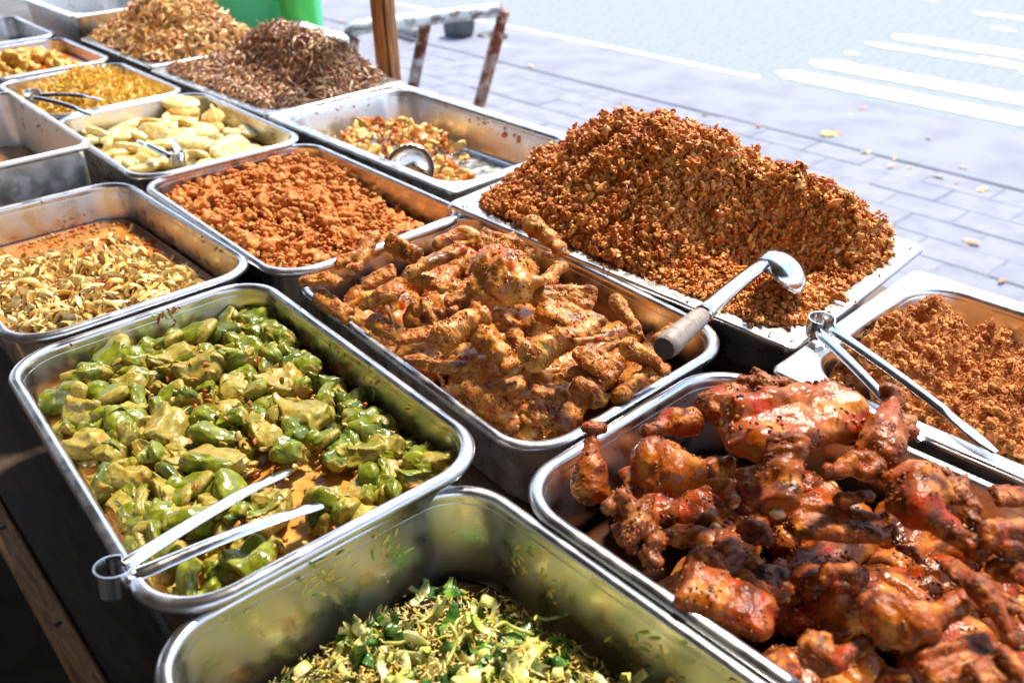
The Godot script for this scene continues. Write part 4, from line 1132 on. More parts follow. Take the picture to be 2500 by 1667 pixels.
func scatter(h: Callable, n: String, count: int, margin: float, dip: float, up: float) -> Array:   # [position, outward basis] over a heap
	var out := []
	while out.size() < count:
		var x: float = rng.randf_range(-1, 1) * tr[n].hx; var z: float = rng.randf_range(-1, 1) * tr[n].hz
		if not inside(x, z, tr[n].hx - margin, tr[n].hz - margin, 0.045): continue
		var e := 0.004
		var y: float = h.call(x, z)
		var dx: float = h.call(x + e, z) - y; var dz: float = h.call(x, z + e) - y
		# steep faces have more surface to cover
		var area := sqrt(1.0 + (dx * dx + dz * dz) / (e * e))
		if rng.randf() > area / 2.2: continue
		var nrm := Vector3(-dx, e, -dz).normalized()
		var s := nrm.cross(Vector3(rng.randfn(), rng.randfn(), rng.randfn())).normalized()
		out.append([tray_at(n, x, 0, z) + tr[n].b * (Vector3(0, y, 0) + nrm * rng.randf_range(-dip, up)), tr[n].b * Basis(s, nrm, s.cross(nrm))])
	return out

func tint(cols: Array, spread := 0.12) -> Color:
	var c: Color = cols[rng.randi() % cols.size()]
	var f := 1.0 + rng.randfn(0, spread)
	return Color(c.r * f, c.g * f, c.b * f)

func make_crumbs() -> void:
	var o := thing("crumb_heap", Transform3D(), "tall heap of crispy orange-brown fried crumbs", "crumbs", "", "stuff")
	mound("R", h_crumb, [Color(0.66, 0.22, 0.03)], mats.dry, o)
	var cols := [Color(0.68, 0.22, 0.027), Color(0.72, 0.27, 0.04), Color(0.76, 0.34, 0.065), Color(0.58, 0.15, 0.016), Color(0.7, 0.19, 0.02), Color(0.8, 0.4, 0.1), Color(0.48, 0.115, 0.013), Color(0.72, 0.26, 0.03)]
	var groups := [[], [], [], [], []]
	var gc := [[], [], [], [], []]
	var clot := noise(88, 62.0)
	for e in scatter(h_crumb, "R", 34000, 0.0, 0.003, 0.0045):
		var g := rng.randi() % 5
		var s := (rng.randf_range(0.0009, 0.0019) if rng.randf() < 0.6 else rng.randf_range(0.0018, 0.0031)) * (1.7 if rng.randf() < 0.03 else 1.0)
		var lift := maxf(0.0, clot.get_noise_3dv(e[0])) * 0.015
		groups[g].append(Transform3D(e[1] * Basis.from_euler(Vector3(rng.randfn(0, 0.6), 0, rng.randfn(0, 0.6))) * Basis.from_scale(Vector3(s * rng.randf_range(1.0, 1.7), s * rng.randf_range(0.45, 1.0), s)), e[0] + e[1].y * lift))
		gc[g].append(tint(cols))
	for g in 5:
		many("crumb", lump(3, Vector3(1.3, 0.8, 0.95), 2.2, 0.75, noise(g + 60, 0.9), [Color.WHITE, [Color(0.75, 0.7, 0.65), 1.0, 0.0, 0.3]], noise(g, 0.7)).mesh(), mats.crumb, groups[g], gc[g], o)
	# crumbs fallen on the flange and the next rims
	var f := thing("fallen_crumbs", Transform3D(), "loose orange crumbs scattered on the pan flanges", "crumbs", "", "stuff")
	var ts := []; var cs := []
	for k in 60:
		var sd := rng.randi() % 3
		var x := rng.randf_range(-0.25, 0.26); var z: float = 0.151 * (1.0 if rng.randf() < 0.6 else -1.0) + rng.randfn(0, 0.004)
		if sd == 0: x = 0.255 + rng.randfn(0, 0.005); z = rng.randf_range(-0.14, 0.15)
		ts.append(Transform3D(rbasis() * Basis.from_scale(Vector3.ONE * rng.randf_range(0.0008, 0.0022)), tray_at("R", x, 0.0018, z))); cs.append(tint(cols))
	many("crumb", bit_mesh(8), mats.crumb, ts, cs, f)

func strand(len_: float, r: float, wig: float, s: int, seg := 5, sides := 5, col := [Color.WHITE]) -> MB:
	var rr := RandomNumberGenerator.new(); rr.seed = s
	var path := []; var rad := []
	var d := Vector3(1, 0, 0)
	var p := Vector3(-len_ / 2, 0, 0)
	for k in seg + 1:
		path.append(p)
		rad.append(r * (0.55 if k == 0 or k == seg else 1.0))
		d = (d + Vector3(0, rr.randfn(0, wig), rr.randfn(0, wig))).normalized()
		p += d * len_ / seg
	return tube(path, rad, sides, col)

func make_floss() -> void:
	var o := thing("meat_floss", Transform3D(), "fluffy brown shredded meat floss in the flat-rimmed pan", "meat floss", "", "stuff")
	mound("M", h_floss, [Color(0.45, 0.155, 0.025), [Color(0.5, 0.19, 0.035), 1.0, 0.0, 0.5]], mats.fibre, o)
	var cols := [Color(0.48, 0.165, 0.026), Color(0.54, 0.21, 0.04), Color(0.42, 0.12, 0.018), Color(0.58, 0.27, 0.06), Color(0.34, 0.09, 0.014)]
	var groups := [[], [], [], []]; var gc := [[], [], [], []]
	var clump := noise(81, 75.0, FastNoiseLite.TYPE_SIMPLEX_SMOOTH, 2)
	for e in scatter(h_floss, "M", 46000, 0.004, 0.002, 0.003):
		var p: Vector3 = e[0]
		if p.x > 0.12: continue
		var g := rng.randi() % 4
		var up := clump.get_noise_3dv(p) * 0.009
		var b: Basis = e[1] * Basis.from_euler(Vector3(0, 0, rng.randfn(0.1, 0.4)))
		groups[g].append(Transform3D(b * Basis.from_scale(Vector3.ONE * rng.randf_range(0.35, 1.25)), p + e[1].y * up))
		gc[g].append(tint(cols))
	for g in 4: many("fibre", strand(0.0095, 0.00032, 0.6, g + 5, 4, 4).mesh(), mats.fibre, groups[g], gc[g], o)

func make_floss_crumbs() -> void:
	var o := thing("floss_clumps", Transform3D(), "crumbly clumps of brown floss between the loose fibres", "meat floss", "", "stuff")
	var cols := [Color(0.48, 0.165, 0.026), Color(0.54, 0.21, 0.04), Color(0.42, 0.12, 0.018), Color(0.58, 0.27, 0.06)]
	for g in 3:
		var ts := []; var cs := []
		for e in scatter(h_floss, "M", 2600, 0.006, 0.002, 0.002):
			if e[0].x > 0.12: continue
			ts.append(Transform3D(rbasis() * Basis.from_scale(Vector3.ONE * rng.randf_range(0.0011, 0.0034)), e[0])); cs.append(tint(cols))
		many("clump", lump(4, Vector3(1.2, 0.8, 1.0), 2.0, 1.0, noise(g + 91, 1.5, FastNoiseLite.TYPE_SIMPLEX_SMOOTH, 3), [Color.WHITE], noise(1, 1.0)).mesh(), mats.fibre, ts, cs, o)

func fish_mesh(s: int) -> ArrayMesh:
	var rr := RandomNumberGenerator.new(); rr.seed = s
	var path := []; var cols := []
	var bend := rr.randf_range(-0.006, 0.006)
	var prof := [0.0006, 0.0016, 0.0024, 0.0024, 0.0019, 0.0013, 0.0007, 0.0018]
	for k in 8:
		var t := k / 7.0
		path.append(Vector3((t - 0.5) * 0.034, sin(t * PI) * bend, sin(t * 5.0 + s) * 0.0015))
		cols.append(Color(0.95, 0.9, 0.85) if k in [2, 3] else Color(0.7, 0.62, 0.55))
	return tube(path, prof, 6, cols, 0.62).mesh()

func make_fish() -> void:
	var o := thing("anchovy_heap", Transform3D(), "mass of small brown fried anchovies under the loose ones", "anchovies", "", "stuff")
	mound("A2", h_fish, [Color(0.46, 0.2, 0.06)], mats.dry, o)
	var cols := [Color(0.46, 0.2, 0.055), Color(0.6, 0.33, 0.12), Color(0.3, 0.1, 0.025), Color(0.68, 0.46, 0.24), Color(0.52, 0.18, 0.035), Color(0.4, 0.17, 0.05)]
	var ml := [fish_mesh(1), fish_mesh(2), fish_mesh(3), fish_mesh(4)]
	var groups := [[], [], [], []]; var gc := [[], [], [], []]
	for e in scatter(h_fish, "A2", 4200, 0.0, 0.004, 0.005):
		var g := rng.randi() % 4
		groups[g].append(Transform3D(e[1] * Basis.from_euler(Vector3(rng.randfn(0, 0.7), 0, rng.randfn(0, 0.35))) * Basis.from_scale(Vector3.ONE * rng.randf_range(0.7, 1.3)), e[0]))
		gc[g].append(tint(cols, 0.18))
	for g in 4: many("fish", ml[g], mats.fish, groups[g], gc[g], o)
	var fm := []
	for c in cols: fm.append(surf(c, 0.3, {"vc": true, "scale": 60.0, "tex": "mottle", "spec": 0.6}))
	for e in scatter(h_fish, "A2", 240, 0.012, -0.002, 0.008):
		single("anchovy", ml[rng.randi() % 4], fm[rng.randi() % fm.size()], Transform3D(e[1] * Basis.from_euler(Vector3(rng.randfn(0, 0.7), 0, rng.randfn(0, 0.5))) * Basis.from_scale(Vector3.ONE * rng.randf_range(0.9, 1.6)), e[0]), "small brown fried anchovy on top of the anchovy heap", "fish", "loose anchovies on the heap")

func make_shreds() -> void:
	var o := thing("fried_shred_heap", Transform3D(), "mass of golden fried shreds under the loose ones", "fried shreds", "", "stuff")
	mound("A1", h_shred, [Color(0.66, 0.32, 0.07)], mats.dry, o)
	var cols := [Color(0.68, 0.33, 0.065), Color(0.76, 0.46, 0.13), Color(0.7, 0.26, 0.035), Color(0.5, 0.19, 0.035), Color(0.8, 0.54, 0.2)]
	var ml := []
	for k in 4: ml.append(tube([Vector3(-0.02, 0, 0), Vector3(-0.01, 0.002, 0.003 * (k - 2)), Vector3(0.0, 0.003, 0.002), Vector3(0.012, 0.001, -0.003 * (k - 1)), Vector3(0.021, -0.002, 0.001)], [0.0014, 0.0024, 0.0026, 0.0022, 0.001], 6, [Color.WHITE], 0.5).mesh())
	var groups := [[], [], [], []]; var gc := [[], [], [], []]
	for e in scatter(h_shred, "A1", 2200, 0.0, 0.004, 0.006):
		var g := rng.randi() % 4
		groups[g].append(Transform3D(e[1] * Basis.from_euler(Vector3(rng.randfn(0, 0.7), 0, rng.randfn(0, 0.4))) * Basis.from_scale(Vector3.ONE * rng.randf_range(0.8, 1.4)), e[0])); gc[g].append(tint(cols, 0.15))
	for g in 4: many("shred", ml[g], mats.fish, groups[g], gc[g], o)
	var fm := []
	for c in cols: fm.append(surf(c, 0.35, {"vc": true, "scale": 60.0, "tex": "mottle"}))
	for e in scatter(h_shred, "A1", 130, 0.012, -0.002, 0.009):
		single("fried_shred", ml[rng.randi() % 4], fm[rng.randi() % fm.size()], Transform3D(e[1] * Basis.from_euler(Vector3(rng.randfn(0, 0.7), 0, rng.randfn(0, 0.6))) * Basis.from_scale(Vector3.ONE * rng.randf_range(0.9, 1.4)), e[0]), "golden fried shred on top of the far golden heap", "fried shred", "loose shreds on the golden heap")

func make_noodles() -> void:
	var o := thing("noodle_heap", Transform3D(), "heap of bright yellow fried noodles", "noodles", "", "stuff")
	mound("N", h_noodle, [Color(0.84, 0.48, 0.025)], mats.dry, o, "heap_core", 0.96)
	var cols := [Color(0.84, 0.47, 0.02), Color(0.88, 0.55, 0.035), Color(0.76, 0.36, 0.012), Color(0.9, 0.62, 0.07)]
	for g in 6:
		var ts := []; var cs := []
		for e in scatter(h_noodle, "N", 330, 0.02, 0.003, 0.004):
			ts.append(Transform3D(e[1] * Basis.from_euler(Vector3(rng.randfn(0, 0.5), 0, rng.randfn(0, 0.25))) * Basis.from_scale(Vector3.ONE * rng.randf_range(0.7, 1.1)), e[0])); cs.append(tint(cols, 0.1))
		many("noodle", strand(0.04, 0.0016, 0.42, g + 31, 8, 6).mesh(), mats.fish, ts, cs, o)

func make_tempeh() -> void:
	var o := thing("tempeh_beans", Transform3D(), "loose orange soybeans and crumbs among the tempeh cubes", "beans", "", "stuff")
	mound("T", func(x, z): return h_tempeh(x, z) - 0.012, [Color(0.64, 0.24, 0.045)], mats.dry, o)
	var cols := [Color(0.64, 0.23, 0.04), Color(0.7, 0.31, 0.07), Color(0.56, 0.17, 0.025), Color(0.74, 0.37, 0.1), Color(0.62, 0.19, 0.025)]
	for g in 3:
		var ts := []; var cs := []
		for e in scatter(h_tempeh, "T", 620, 0.006, 0.010, 0.003):
			ts.append(Transform3D(rbasis() * Basis.from_scale(Vector3.ONE * rng.randf_range(0.0026, 0.0044)), e[0])); cs.append(tint(cols))
		many("bean", lump(4, Vector3(1.35, 0.85, 0.95), 2.2, 0.35, noise(g + 60, 0.9), [Color.WHITE, [Color(0.8, 0.72, 0.66), 1.0, 0.0, 0.4]], noise(g, 0.6)).mesh(), mats.tempeh, ts, cs, o)
	var cubes := []; var clus := []
	for k in 5:
		var cn := noise(k + 10, 75.0, FastNoiseLite.TYPE_SIMPLEX_SMOOTH, 3)
		var pal := [Color(0.66, 0.23, 0.04), [Color(0.74, 0.34, 0.085), 1.0, 0.0, 0.4], [Color(0.52, 0.12, 0.018), 2.0, 0.15, 0.5]]
		var ce := noise(k + 3, 95.0, FastNoiseLite.TYPE_CELLULAR)
		cubes.append(lump(9, Vector3(0.0125, 0.009 + 0.001 * k, 0.010), 5.0, 0.004, ce, pal, cn).mesh())
		var ce2 := noise(k + 13, 115.0, FastNoiseLite.TYPE_CELLULAR)
		clus.append(lump(10, Vector3(0.012, 0.0085, 0.0105), 2.4, 0.0085, ce2, pal, cn).mesh())
	var cl := []
	for e in scatter(h_tempeh, "T", 95, 0.016, 0.006, 0.004):
		cl.append(single("tempeh_cube", cubes[rng.randi() % 5], mats.tempeh, Transform3D(e[1] * Basis.from_euler(Vector3(rng.randfn(0, 0.7), 0, rng.randfn(0, 0.7))) * Basis.from_scale(Vector3.ONE * rng.randf_range(0.7, 1.1)), e[0]), "orange fried tempeh cube in the tempeh tray", "tempeh", "tempeh cubes"))
	zone_labels(cl, "orange tempeh cube", "T", "tempeh tray")
	for e in scatter(h_tempeh, "T", 150, 0.014, 0.005, 0.004):
		single("tempeh_cluster", clus[rng.randi() % 5], mats.tempeh, Transform3D(e[1] * Basis.from_euler(Vector3(rng.randfn(0, 0.8), 0, rng.randfn(0, 0.8))) * Basis.from_scale(Vector3.ONE * rng.randf_range(0.6, 1.15)), e[0]), "knobbly cluster of orange soybeans in the tempeh tray", "tempeh", "tempeh bean clusters")

func ribbon(len_: float, wid: float, curl: float, cup: float, thick: float, s: int, pal: Array) -> ArrayMesh:
	var rr := RandomNumberGenerator.new(); rr.seed = s
	var m := MB.new()
	var cn := noise(s, 70.0, FastNoiseLite.TYPE_SIMPLEX_SMOOTH, 2)
	var rings := []
	var n := 12
	var ph := rr.randf() * TAU
	var p := Vector3.ZERO; var a := -curl * 0.5; var tw := rr.randfn(0, 0.5)
	for k in n + 1:
		var t := float(k) / n
		var w := wid * (0.35 + 0.65 * sin(PI * clampf(t * 0.9 + 0.08, 0.0, 1.0))) * (1.0 + 0.25 * sin(t * 9.0 + ph))
		var d := Vector3(cos(a), sin(a), 0)
		var u := Vector3(-sin(a), cos(a), 0)
		var side := Vector3(0, 0, 1).rotated(d, tw * t * 2.0)
		u = side.cross(d) * -1.0
		var ring := PackedVector3Array()
		for q in [[-1.0, cup, 1], [-0.5, cup * 0.3, 1], [0.0, 0.0, 1], [0.5, cup * 0.3, 1], [1.0, cup, 1], [1.0, cup, -1], [0.0, 0.0, -1], [-1.0, cup, -1]]:
			ring.append(p + side * q[0] * w / 2 + u * (q[1] * wid + q[2] * thick / 2))
		rings.append(ring)
		p += d * len_ / n
		a += curl / n + rr.randfn(0, 0.2)
	var cols := []
	for k in n + 1: cols.append(shade_of(pal, cn, rings[k][0]))
	skin(m, rings, cols)
	var mid := Vector3.ZERO
	for v in m.v: mid += v
	mid /= m.v.size()
	for k in m.v.size(): m.v[k] -= mid
	return m.orient().mesh()

func make_cabbage() -> void:
	pool("C", -0.053, [Color(0.44, 0.17, 0.022), [Color(0.58, 0.29, 0.05), 1.0, 0.0, 0.4], [Color(0.26, 0.09, 0.012), 2.0, 0.1, 0.5]], "brown oily broth under the shredded cabbage", "sauce", 0.0025, mats.broth)
	var pal := [[Color(0.88, 0.62, 0.22), [Color(0.92, 0.76, 0.4), 1.0, 0.0, 0.4]], [Color(0.84, 0.46, 0.1), [Color(0.9, 0.64, 0.24), 1.0, 0.0, 0.4]], [Color(0.86, 0.68, 0.26), [Color(0.92, 0.78, 0.42), 1.0, 0.0, 0.4]]]
	var ml := []
	for k in 10: ml.append(ribbon(0.040 + 0.007 * (k % 5), 0.0062 + 0.0022 * (k % 4), [1.4, 3.4, 2.2, 4.6, -2.6][k % 5], 0.34, 0.0010, k + 5, pal[k % 3]))
	var put := func(count: int, dip: float, up: float) -> Array:
		var out := []
		for e in scatter(h_cabbage, "C", count, 0.02, dip, up):
			var l: Vector3 = tr.C.b.inverse() * (e[0] - tr.C.o)
			if l.x < -0.11 + rng.randfn(0, 0.03) and l.z < 0.06: continue
			if l.z < -0.085 + rng.randfn(0, 0.015): continue
			out.append(Transform3D(e[1] * Basis.from_euler(Vector3(rng.randfn(0, 0.7), 0, rng.randfn(0, 0.3))) * Basis.from_scale(Vector3(1.0, 0.8, 1.0) * rng.randf_range(0.7, 1.4)), e[0]))
		return out
	var o := thing("cabbage_bed", Transform3D(), "mass of soft cabbage shreds below the top layer", "cabbage", "", "stuff")
	mound("C", func(x, z): return h_cabbage(x, z) - 0.004 - 0.02 * smoothstep(-0.05, -0.13, x) - 0.02 * smoothstep(-0.07, -0.1, z), [Color(0.42, 0.19, 0.04), [Color(0.55, 0.3, 0.08), 1.0, 0.0, 0.4]], mats.sauce, o)
	for k in 5: many("shred", ml[k * 2], mats.pale, put.call(260, 0.006, 0.002), [Color(1, 1, 1), Color(0.85, 0.72, 0.55), Color(0.95, 0.85, 0.75)], o)
	for t in put.call(420, -0.001, 0.006): single("cabbage_shred", ml[rng.randi() % 10], mats.pale, t, "pale curled cabbage shred in the brown broth tray", "cabbage", "cabbage shreds")
	scatter_bits("C", 700, [Color(0.55, 0.06, 0.015), Color(0.6, 0.18, 0.03), Color(0.6, 0.4, 0.12)], func(x, z): return maxf(h_cabbage(x, z) + 0.004, -0.0525), 0.003, "chilli_bits", "red chilli bits among the cabbage")

func make_fritters() -> void:
	pool("P", -0.045, [Color(0.55, 0.38, 0.1), [Color(0.66, 0.5, 0.18), 1.0, 0.0, 0.5]], "yellow oil under the fritters")
	var ml := {"p": [], "q": []}
	for k in 6:
		var pal := [Color(0.93, 0.74, 0.28), [Color(0.94, 0.86, 0.52), 1.0, 0.0, 0.35], [Color(0.9, 0.58, 0.12), 2.0, 0.15, 0.5], [Color(0.84, 0.38, 0.05), 3.0, 0.36, 0.55]]
		if k >= 4: pal = [Color(0.74, 0.42, 0.09), [Color(0.78, 0.55, 0.16), 1.0, 0.0, 0.4], [Color(0.66, 0.28, 0.04), 2.0, 0.15, 0.5]]
		ml["p" if k < 4 else "q"].append(lump(14, Vector3(0.033, 0.0085, 0.021), 2.3, 0.0016, noise(k + 71, 60.0, FastNoiseLite.TYPE_SIMPLEX_SMOOTH, 2), pal, noise(k + 5, 40.0, FastNoiseLite.TYPE_SIMPLEX_SMOOTH, 3), 0.004, noise(k + 8, 14.0)).mesh())
	var lab := {"p": "pale yellow oval fritter in the fritter tray", "q": "golden orange oval fritter in the fritter tray"}
	var fl := {"p": [], "q": []}
	for w in POTATO:
		var a := Vector3(w[1], w[2], w[3]); var b := Vector3(w[4], w[5], w[6])
		var s := (b - a).length() / 0.066
		fl[w[0]].append(single("fritter" if w[0] == "p" else "golden_fritter", ml[w[0]][rng.randi() % ml[w[0]].size()], mats.pale if w[0] == "p" else mats.dry, Transform3D(along(a, b, rng.randfn(0, 0.5)) * Basis.from_scale(Vector3(s, lerpf(s, 1, 0.5), lerpf(s, 1, 0.4))), (a + b) / 2), lab[w[0]], "fritter", "pale fritters" if w[0] == "p" else "golden fritters"))
	zone_labels(fl.p, "pale yellow oval fritter", "P", "fritter tray")
	zone_labels(fl.q, "golden orange fritter", "P", "fritter tray")
	for k in 40:
		var x := rng.randf_range(-0.18, 0.17); var z := rng.randf_range(-0.1, 0.1)
		single("fritter", ml.p[rng.randi() % 4], mats.pale, Transform3D(tr.P.b * Basis(Vector3.UP, rng.randf() * TAU) * Basis(Vector3.RIGHT, rng.randfn(0, 0.4)), tray_at("P", x, -0.04 + rng.randf() * 0.01, z)), "half-hidden pale fritter low in the fritter tray", "fritter", "pale fritters")

func make_sambal() -> void:
	var o := thing("sambal_bed", Transform3D(), "oily chopped sambal left under the slices", "sambal", "", "stuff")
	var h := func(x: float, z: float) -> float:
		var f := exp(-pow((x + 0.12) / 0.12, 2) - pow((z + 0.02) / 0.09, 2))
		return -tr.S.d + 0.004 + 0.03 * f + 0.008 * exp(-pow((x - 0.1) / 0.1, 2) - pow((z - 0.04) / 0.05, 2))
	var cols := [Color(0.5, 0.22, 0.06), Color(0.6, 0.34, 0.11), Color(0.46, 0.14, 0.03), Color(0.66, 0.45, 0.18)]
	var pals := [[Color(0.7, 0.3, 0.05), [Color(0.78, 0.44, 0.11), 1.0, 0.0, 0.4]], [Color(0.6, 0.15, 0.02), [Color(0.7, 0.25, 0.04), 1.0, 0.0, 0.4]], [Color(0.8, 0.5, 0.12), [Color(0.84, 0.6, 0.2), 1.0, 0.0, 0.4]]]
	var ml := []
	for k in 9: ml.append(lump(7, Vector3(0.012, 0.0028 + 0.001 * (k % 3), 0.009), 2.5, 0.004, noise(k + 7, 100.0, FastNoiseLite.TYPE_SIMPLEX_SMOOTH, 2), pals[k % 3], noise(k + 3, 60.0), 0.012, noise(k, 40.0)).mesh())
	var ok := func(l: Vector3) -> bool: return (Vector2((l.x + 0.12) / 0.12, (l.z + 0.02) / 0.12).length() < 1.0 + rng.randfn(0, 0.12)) or (absf(l.z - 0.03 - (l.x) * 0.1) < 0.055 and l.x > -0.05 and l.x < 0.16 + rng.randfn(0, 0.03))
	var ts := []; var cs := []
	for e in scatter(h, "S", 1500, 0.02, 0.0, 0.004):
		if ok.call(tr.S.b.inverse() * (e[0] - tr.S.o)):
			ts.append(Transform3D(rbasis() * Basis.from_scale(Vector3.ONE * rng.randf_range(0.0014, 0.003)), e[0])); cs.append(tint(cols))
	many("bits", bit_mesh(12), mats.veg, ts, cs, o)
	for e in scatter(h, "S", 300, 0.03, 0.0, 0.010):
		if ok.call(tr.S.b.inverse() * (e[0] - tr.S.o)):
			single("sambal_slice", ml[rng.randi() % 9], mats.veg, Transform3D(e[1] * Basis.from_euler(Vector3(rng.randfn(0, 0.6), 0, rng.randfn(0, 0.6))) * Basis.from_scale(Vector3.ONE * rng.randf_range(0.7, 1.25)), e[0]), "glossy orange-brown fried slice in the spoon pan", "sambal", "sambal slices")
	for q in [[0.07, -0.022], [0.105, -0.024]]:
		single("dried_slice", ml[1], mats.dry, Transform3D(tr.S.b * Basis(Vector3.RIGHT, 1.35) * Basis(Vector3.UP, q[0] * 30.0) * Basis.from_scale(Vector3(0.8, 0.5, 0.85)), tray_at("S", q[0], q[1], -0.131)), "brown slice stuck to the pan's street-side wall", "sambal", "slices stuck to the wall")

func make_curries() -> void:
	pool("K", -0.03, [Color(0.58, 0.13, 0.012), [Color(0.62, 0.22, 0.03), 1.0, 0.0, 0.5]], "red-orange curry sauce around the yellow chicken")
	var ml := []
	for k in 5: ml.append(lump(10, Vector3(0.024, 0.015, 0.018), 2.4, 0.014, noise(k + 17, 50.0, FastNoiseLite.TYPE_SIMPLEX_SMOOTH, 3), [Color(0.7, 0.4, 0.06), [Color(0.76, 0.52, 0.12), 1.0, 0.0, 0.4], [Color(0.6, 0.22, 0.02), 2.0, 0.15, 0.5]], noise(k, 45.0, FastNoiseLite.TYPE_SIMPLEX_SMOOTH, 2)).mesh())
	var kl := []
	for k in 34:
		var x := rng.randf_range(-0.14, 0.13); var z := rng.randf_range(-0.07, 0.11)
		kl.append(single("curried_chicken", ml[rng.randi() % 5], mats.flesh, Transform3D(rbasis() * Basis.from_scale(Vector3.ONE * rng.randf_range(0.8, 1.2)), tray_at("K", x, -0.028 + 0.026 * exp(-pow(x / 0.1, 2) - pow((z - 0.02) / 0.08, 2)), z)), "yellow curried chicken chunk in red sauce", "chicken piece", "yellow chicken chunks"))
	zone_labels(kl, "yellow curried chicken chunk", "K", "red curry tray")
	pool("Q", -0.055, [Color(0.12, 0.09, 0.02), [Color(0.2, 0.14, 0.02), 1.0, 0.0, 0.5]], "dark green stew in the far corner tray")
	pool("B", -0.045, [Color(0.34, 0.15, 0.03), [Color(0.45, 0.25, 0.06), 1.0, 0.0, 0.5]], "brown curry behind the deep empty pan")
	pool("D", -0.1, [Color(0.3, 0.12, 0.03), [Color(0.4, 0.2, 0.05), 1.0, 0.0, 0.5]], "thin film of orange oil on the deep pan's floor")
	pool("W", -0.082, [Color(0.12, 0.035, 0.01)], "dark oil under the chicken wings", "sauce", 0.001, mats.oil)
	pool("F", -0.085, [Color(0.05, 0.016, 0.006)], "dark soy oil under the fried chicken", "sauce", 0.001, mats.oil)

func make_greens() -> void:
	pool("G", -0.086, [Color(0.16, 0.10, 0.03), [Color(0.24, 0.15, 0.05), 1.0, 0.0, 0.5]], "cloudy liquid at the bottom of the greens tray", "sauce", 0.0008)
	var o := thing("grated_coconut", Transform3D(), "grated yellow coconut mixed through the greens", "coconut", "", "stuff")
	mound("G", func(x, z): return h_greens(x, z) - 0.012, [Color(0.3, 0.22, 0.05), [Color(0.14, 0.2, 0.03), 1.0, 0.0, 0.4]], mats.veg, o)
	var cols := [Color(0.84, 0.62, 0.13), Color(0.86, 0.72, 0.26), Color(0.78, 0.48, 0.08), Color(0.88, 0.76, 0.36)]
	var inr := func(l: Vector3) -> bool: return Vector2((l.x + 0.03) / 0.2, (l.z + 0.005) / 0.125).length() < 1.0 + rng.randfn(0, 0.1)
	for g in 3:
		var ts := []; var cs := []
		for e in scatter(h_greens, "G", 4200, 0.014, 0.002, 0.009):
			if inr.call(tr.G.b.inverse() * (e[0] - tr.G.o)):
				ts.append(Transform3D(rbasis() * Basis.from_scale(Vector3.ONE * rng.randf_range(0.5, 1.2)), e[0])); cs.append(tint(cols))
		many("coconut_shred", strand(0.0055, 0.0007, 0.45, g + 3, 3, 4).mesh(), mats.pale, ts, cs, o)
	var ml := []; var kinds := [["wilted_leaf", "dark green wilted leaf scrap in the greens tray", "dark leaf scraps"], ["cabbage_scrap", "pale green cabbage scrap in the greens tray", "pale cabbage scraps"], ["spinach_stalk", "thin light green stem in the greens tray", "green stems"]]
	for k in 4: ml.append(ribbon(0.018 + 0.003 * k, 0.010 + 0.001 * k, [3.0, -2.0, 1.2, 4.0][k], 0.5, 0.0008, k + 70, [Color(0.05, 0.14, 0.02), [Color(0.16, 0.3, 0.035), 1.0, -0.1, 0.4]]))
	for k in 4: ml.append(ribbon(0.020 + 0.004 * k, 0.0075 + 0.001 * k, [2.0, -3.0, 1.0, 3.6][k], 0.4, 0.0009, k + 80, [Color(0.76, 0.7, 0.2), [Color(0.88, 0.82, 0.44), 1.0, 0.0, 0.4], [Color(0.36, 0.46, 0.06), 2.0, 0.1, 0.5]]))
	for k in 4: ml.append(strand(0.045, 0.0018, 0.3, k + 61, 8, 7, [Color(0.22, 0.36, 0.04), Color(0.36, 0.45, 0.08), Color(0.5, 0.5, 0.12)]).mesh())
	for e in scatter(h_greens, "G", 640, 0.016, -0.001, 0.009):
		if not inr.call(tr.G.b.inverse() * (e[0] - tr.G.o)): continue
		var q: int = [0, 0, 1, 1, 1, 2][rng.randi() % 6]
		single(kinds[q][0], ml[q * 4 + rng.randi() % 4], mats.veg if q != 1 else mats.pale, Transform3D(e[1] * Basis.from_euler(Vector3(rng.randfn(0, 0.6), 0, rng.randfn(0, 0.5 if q < 2 else 0.08))) * Basis.from_scale(Vector3.ONE * (rng.randf_range(0.6, 1.2) if q == 0 else rng.randf_range(0.7, 1.4) if q == 1 else rng.randf_range(0.5, 0.9))), e[0]), kinds[q][1], "vegetable", kinds[q][2])

# a description of its own for each of many look-alikes: its part of the tray and its place there, counted from the left
func zone_labels(list: Array, what: String, n: String, where: String) -> void:
	var cam := Vector3(0, YR + 0.4631, 0)
	var rt := Vector3(0.66748, -0.02211, -0.74430); var up := Vector3(-0.36942, 0.85804, -0.35678); var fw := -Vector3(0.64653, 0.51310, 0.56456)
	var pts := []
	var lo := Vector2.INF; var hi := -Vector2.INF
	for o in list:
		var d: Vector3 = o.position - cam
		var q := Vector2(d.dot(rt), -d.dot(up)) / d.dot(fw)
		pts.append(q); lo = lo.min(q); hi = hi.max(q)
	var zones := {}
	for k in list.size():
		var q: Vector2 = (pts[k] - lo) / (hi - lo)
		var key: String = ["upper", "middle", "lower"][clampi(int(q.y * 3.0), 0, 2)] + " " + ["left", "centre", "right"][clampi(int(q.x * 3.0), 0, 2)]
		if not zones.has(key): zones[key] = []
		zones[key].append([pts[k].x, k])
	for key in zones:
		zones[key].sort()
		for r in zones[key].size():
			var o: Node3D = list[zones[key][r][1]]
			o.set_meta("label", "%s, %s from left in the %s of the %s" % [what, ORD[mini(r, 19)], key, where] if zones[key].size() > 1 else "%s alone in the %s of the %s" % [what, key, where])

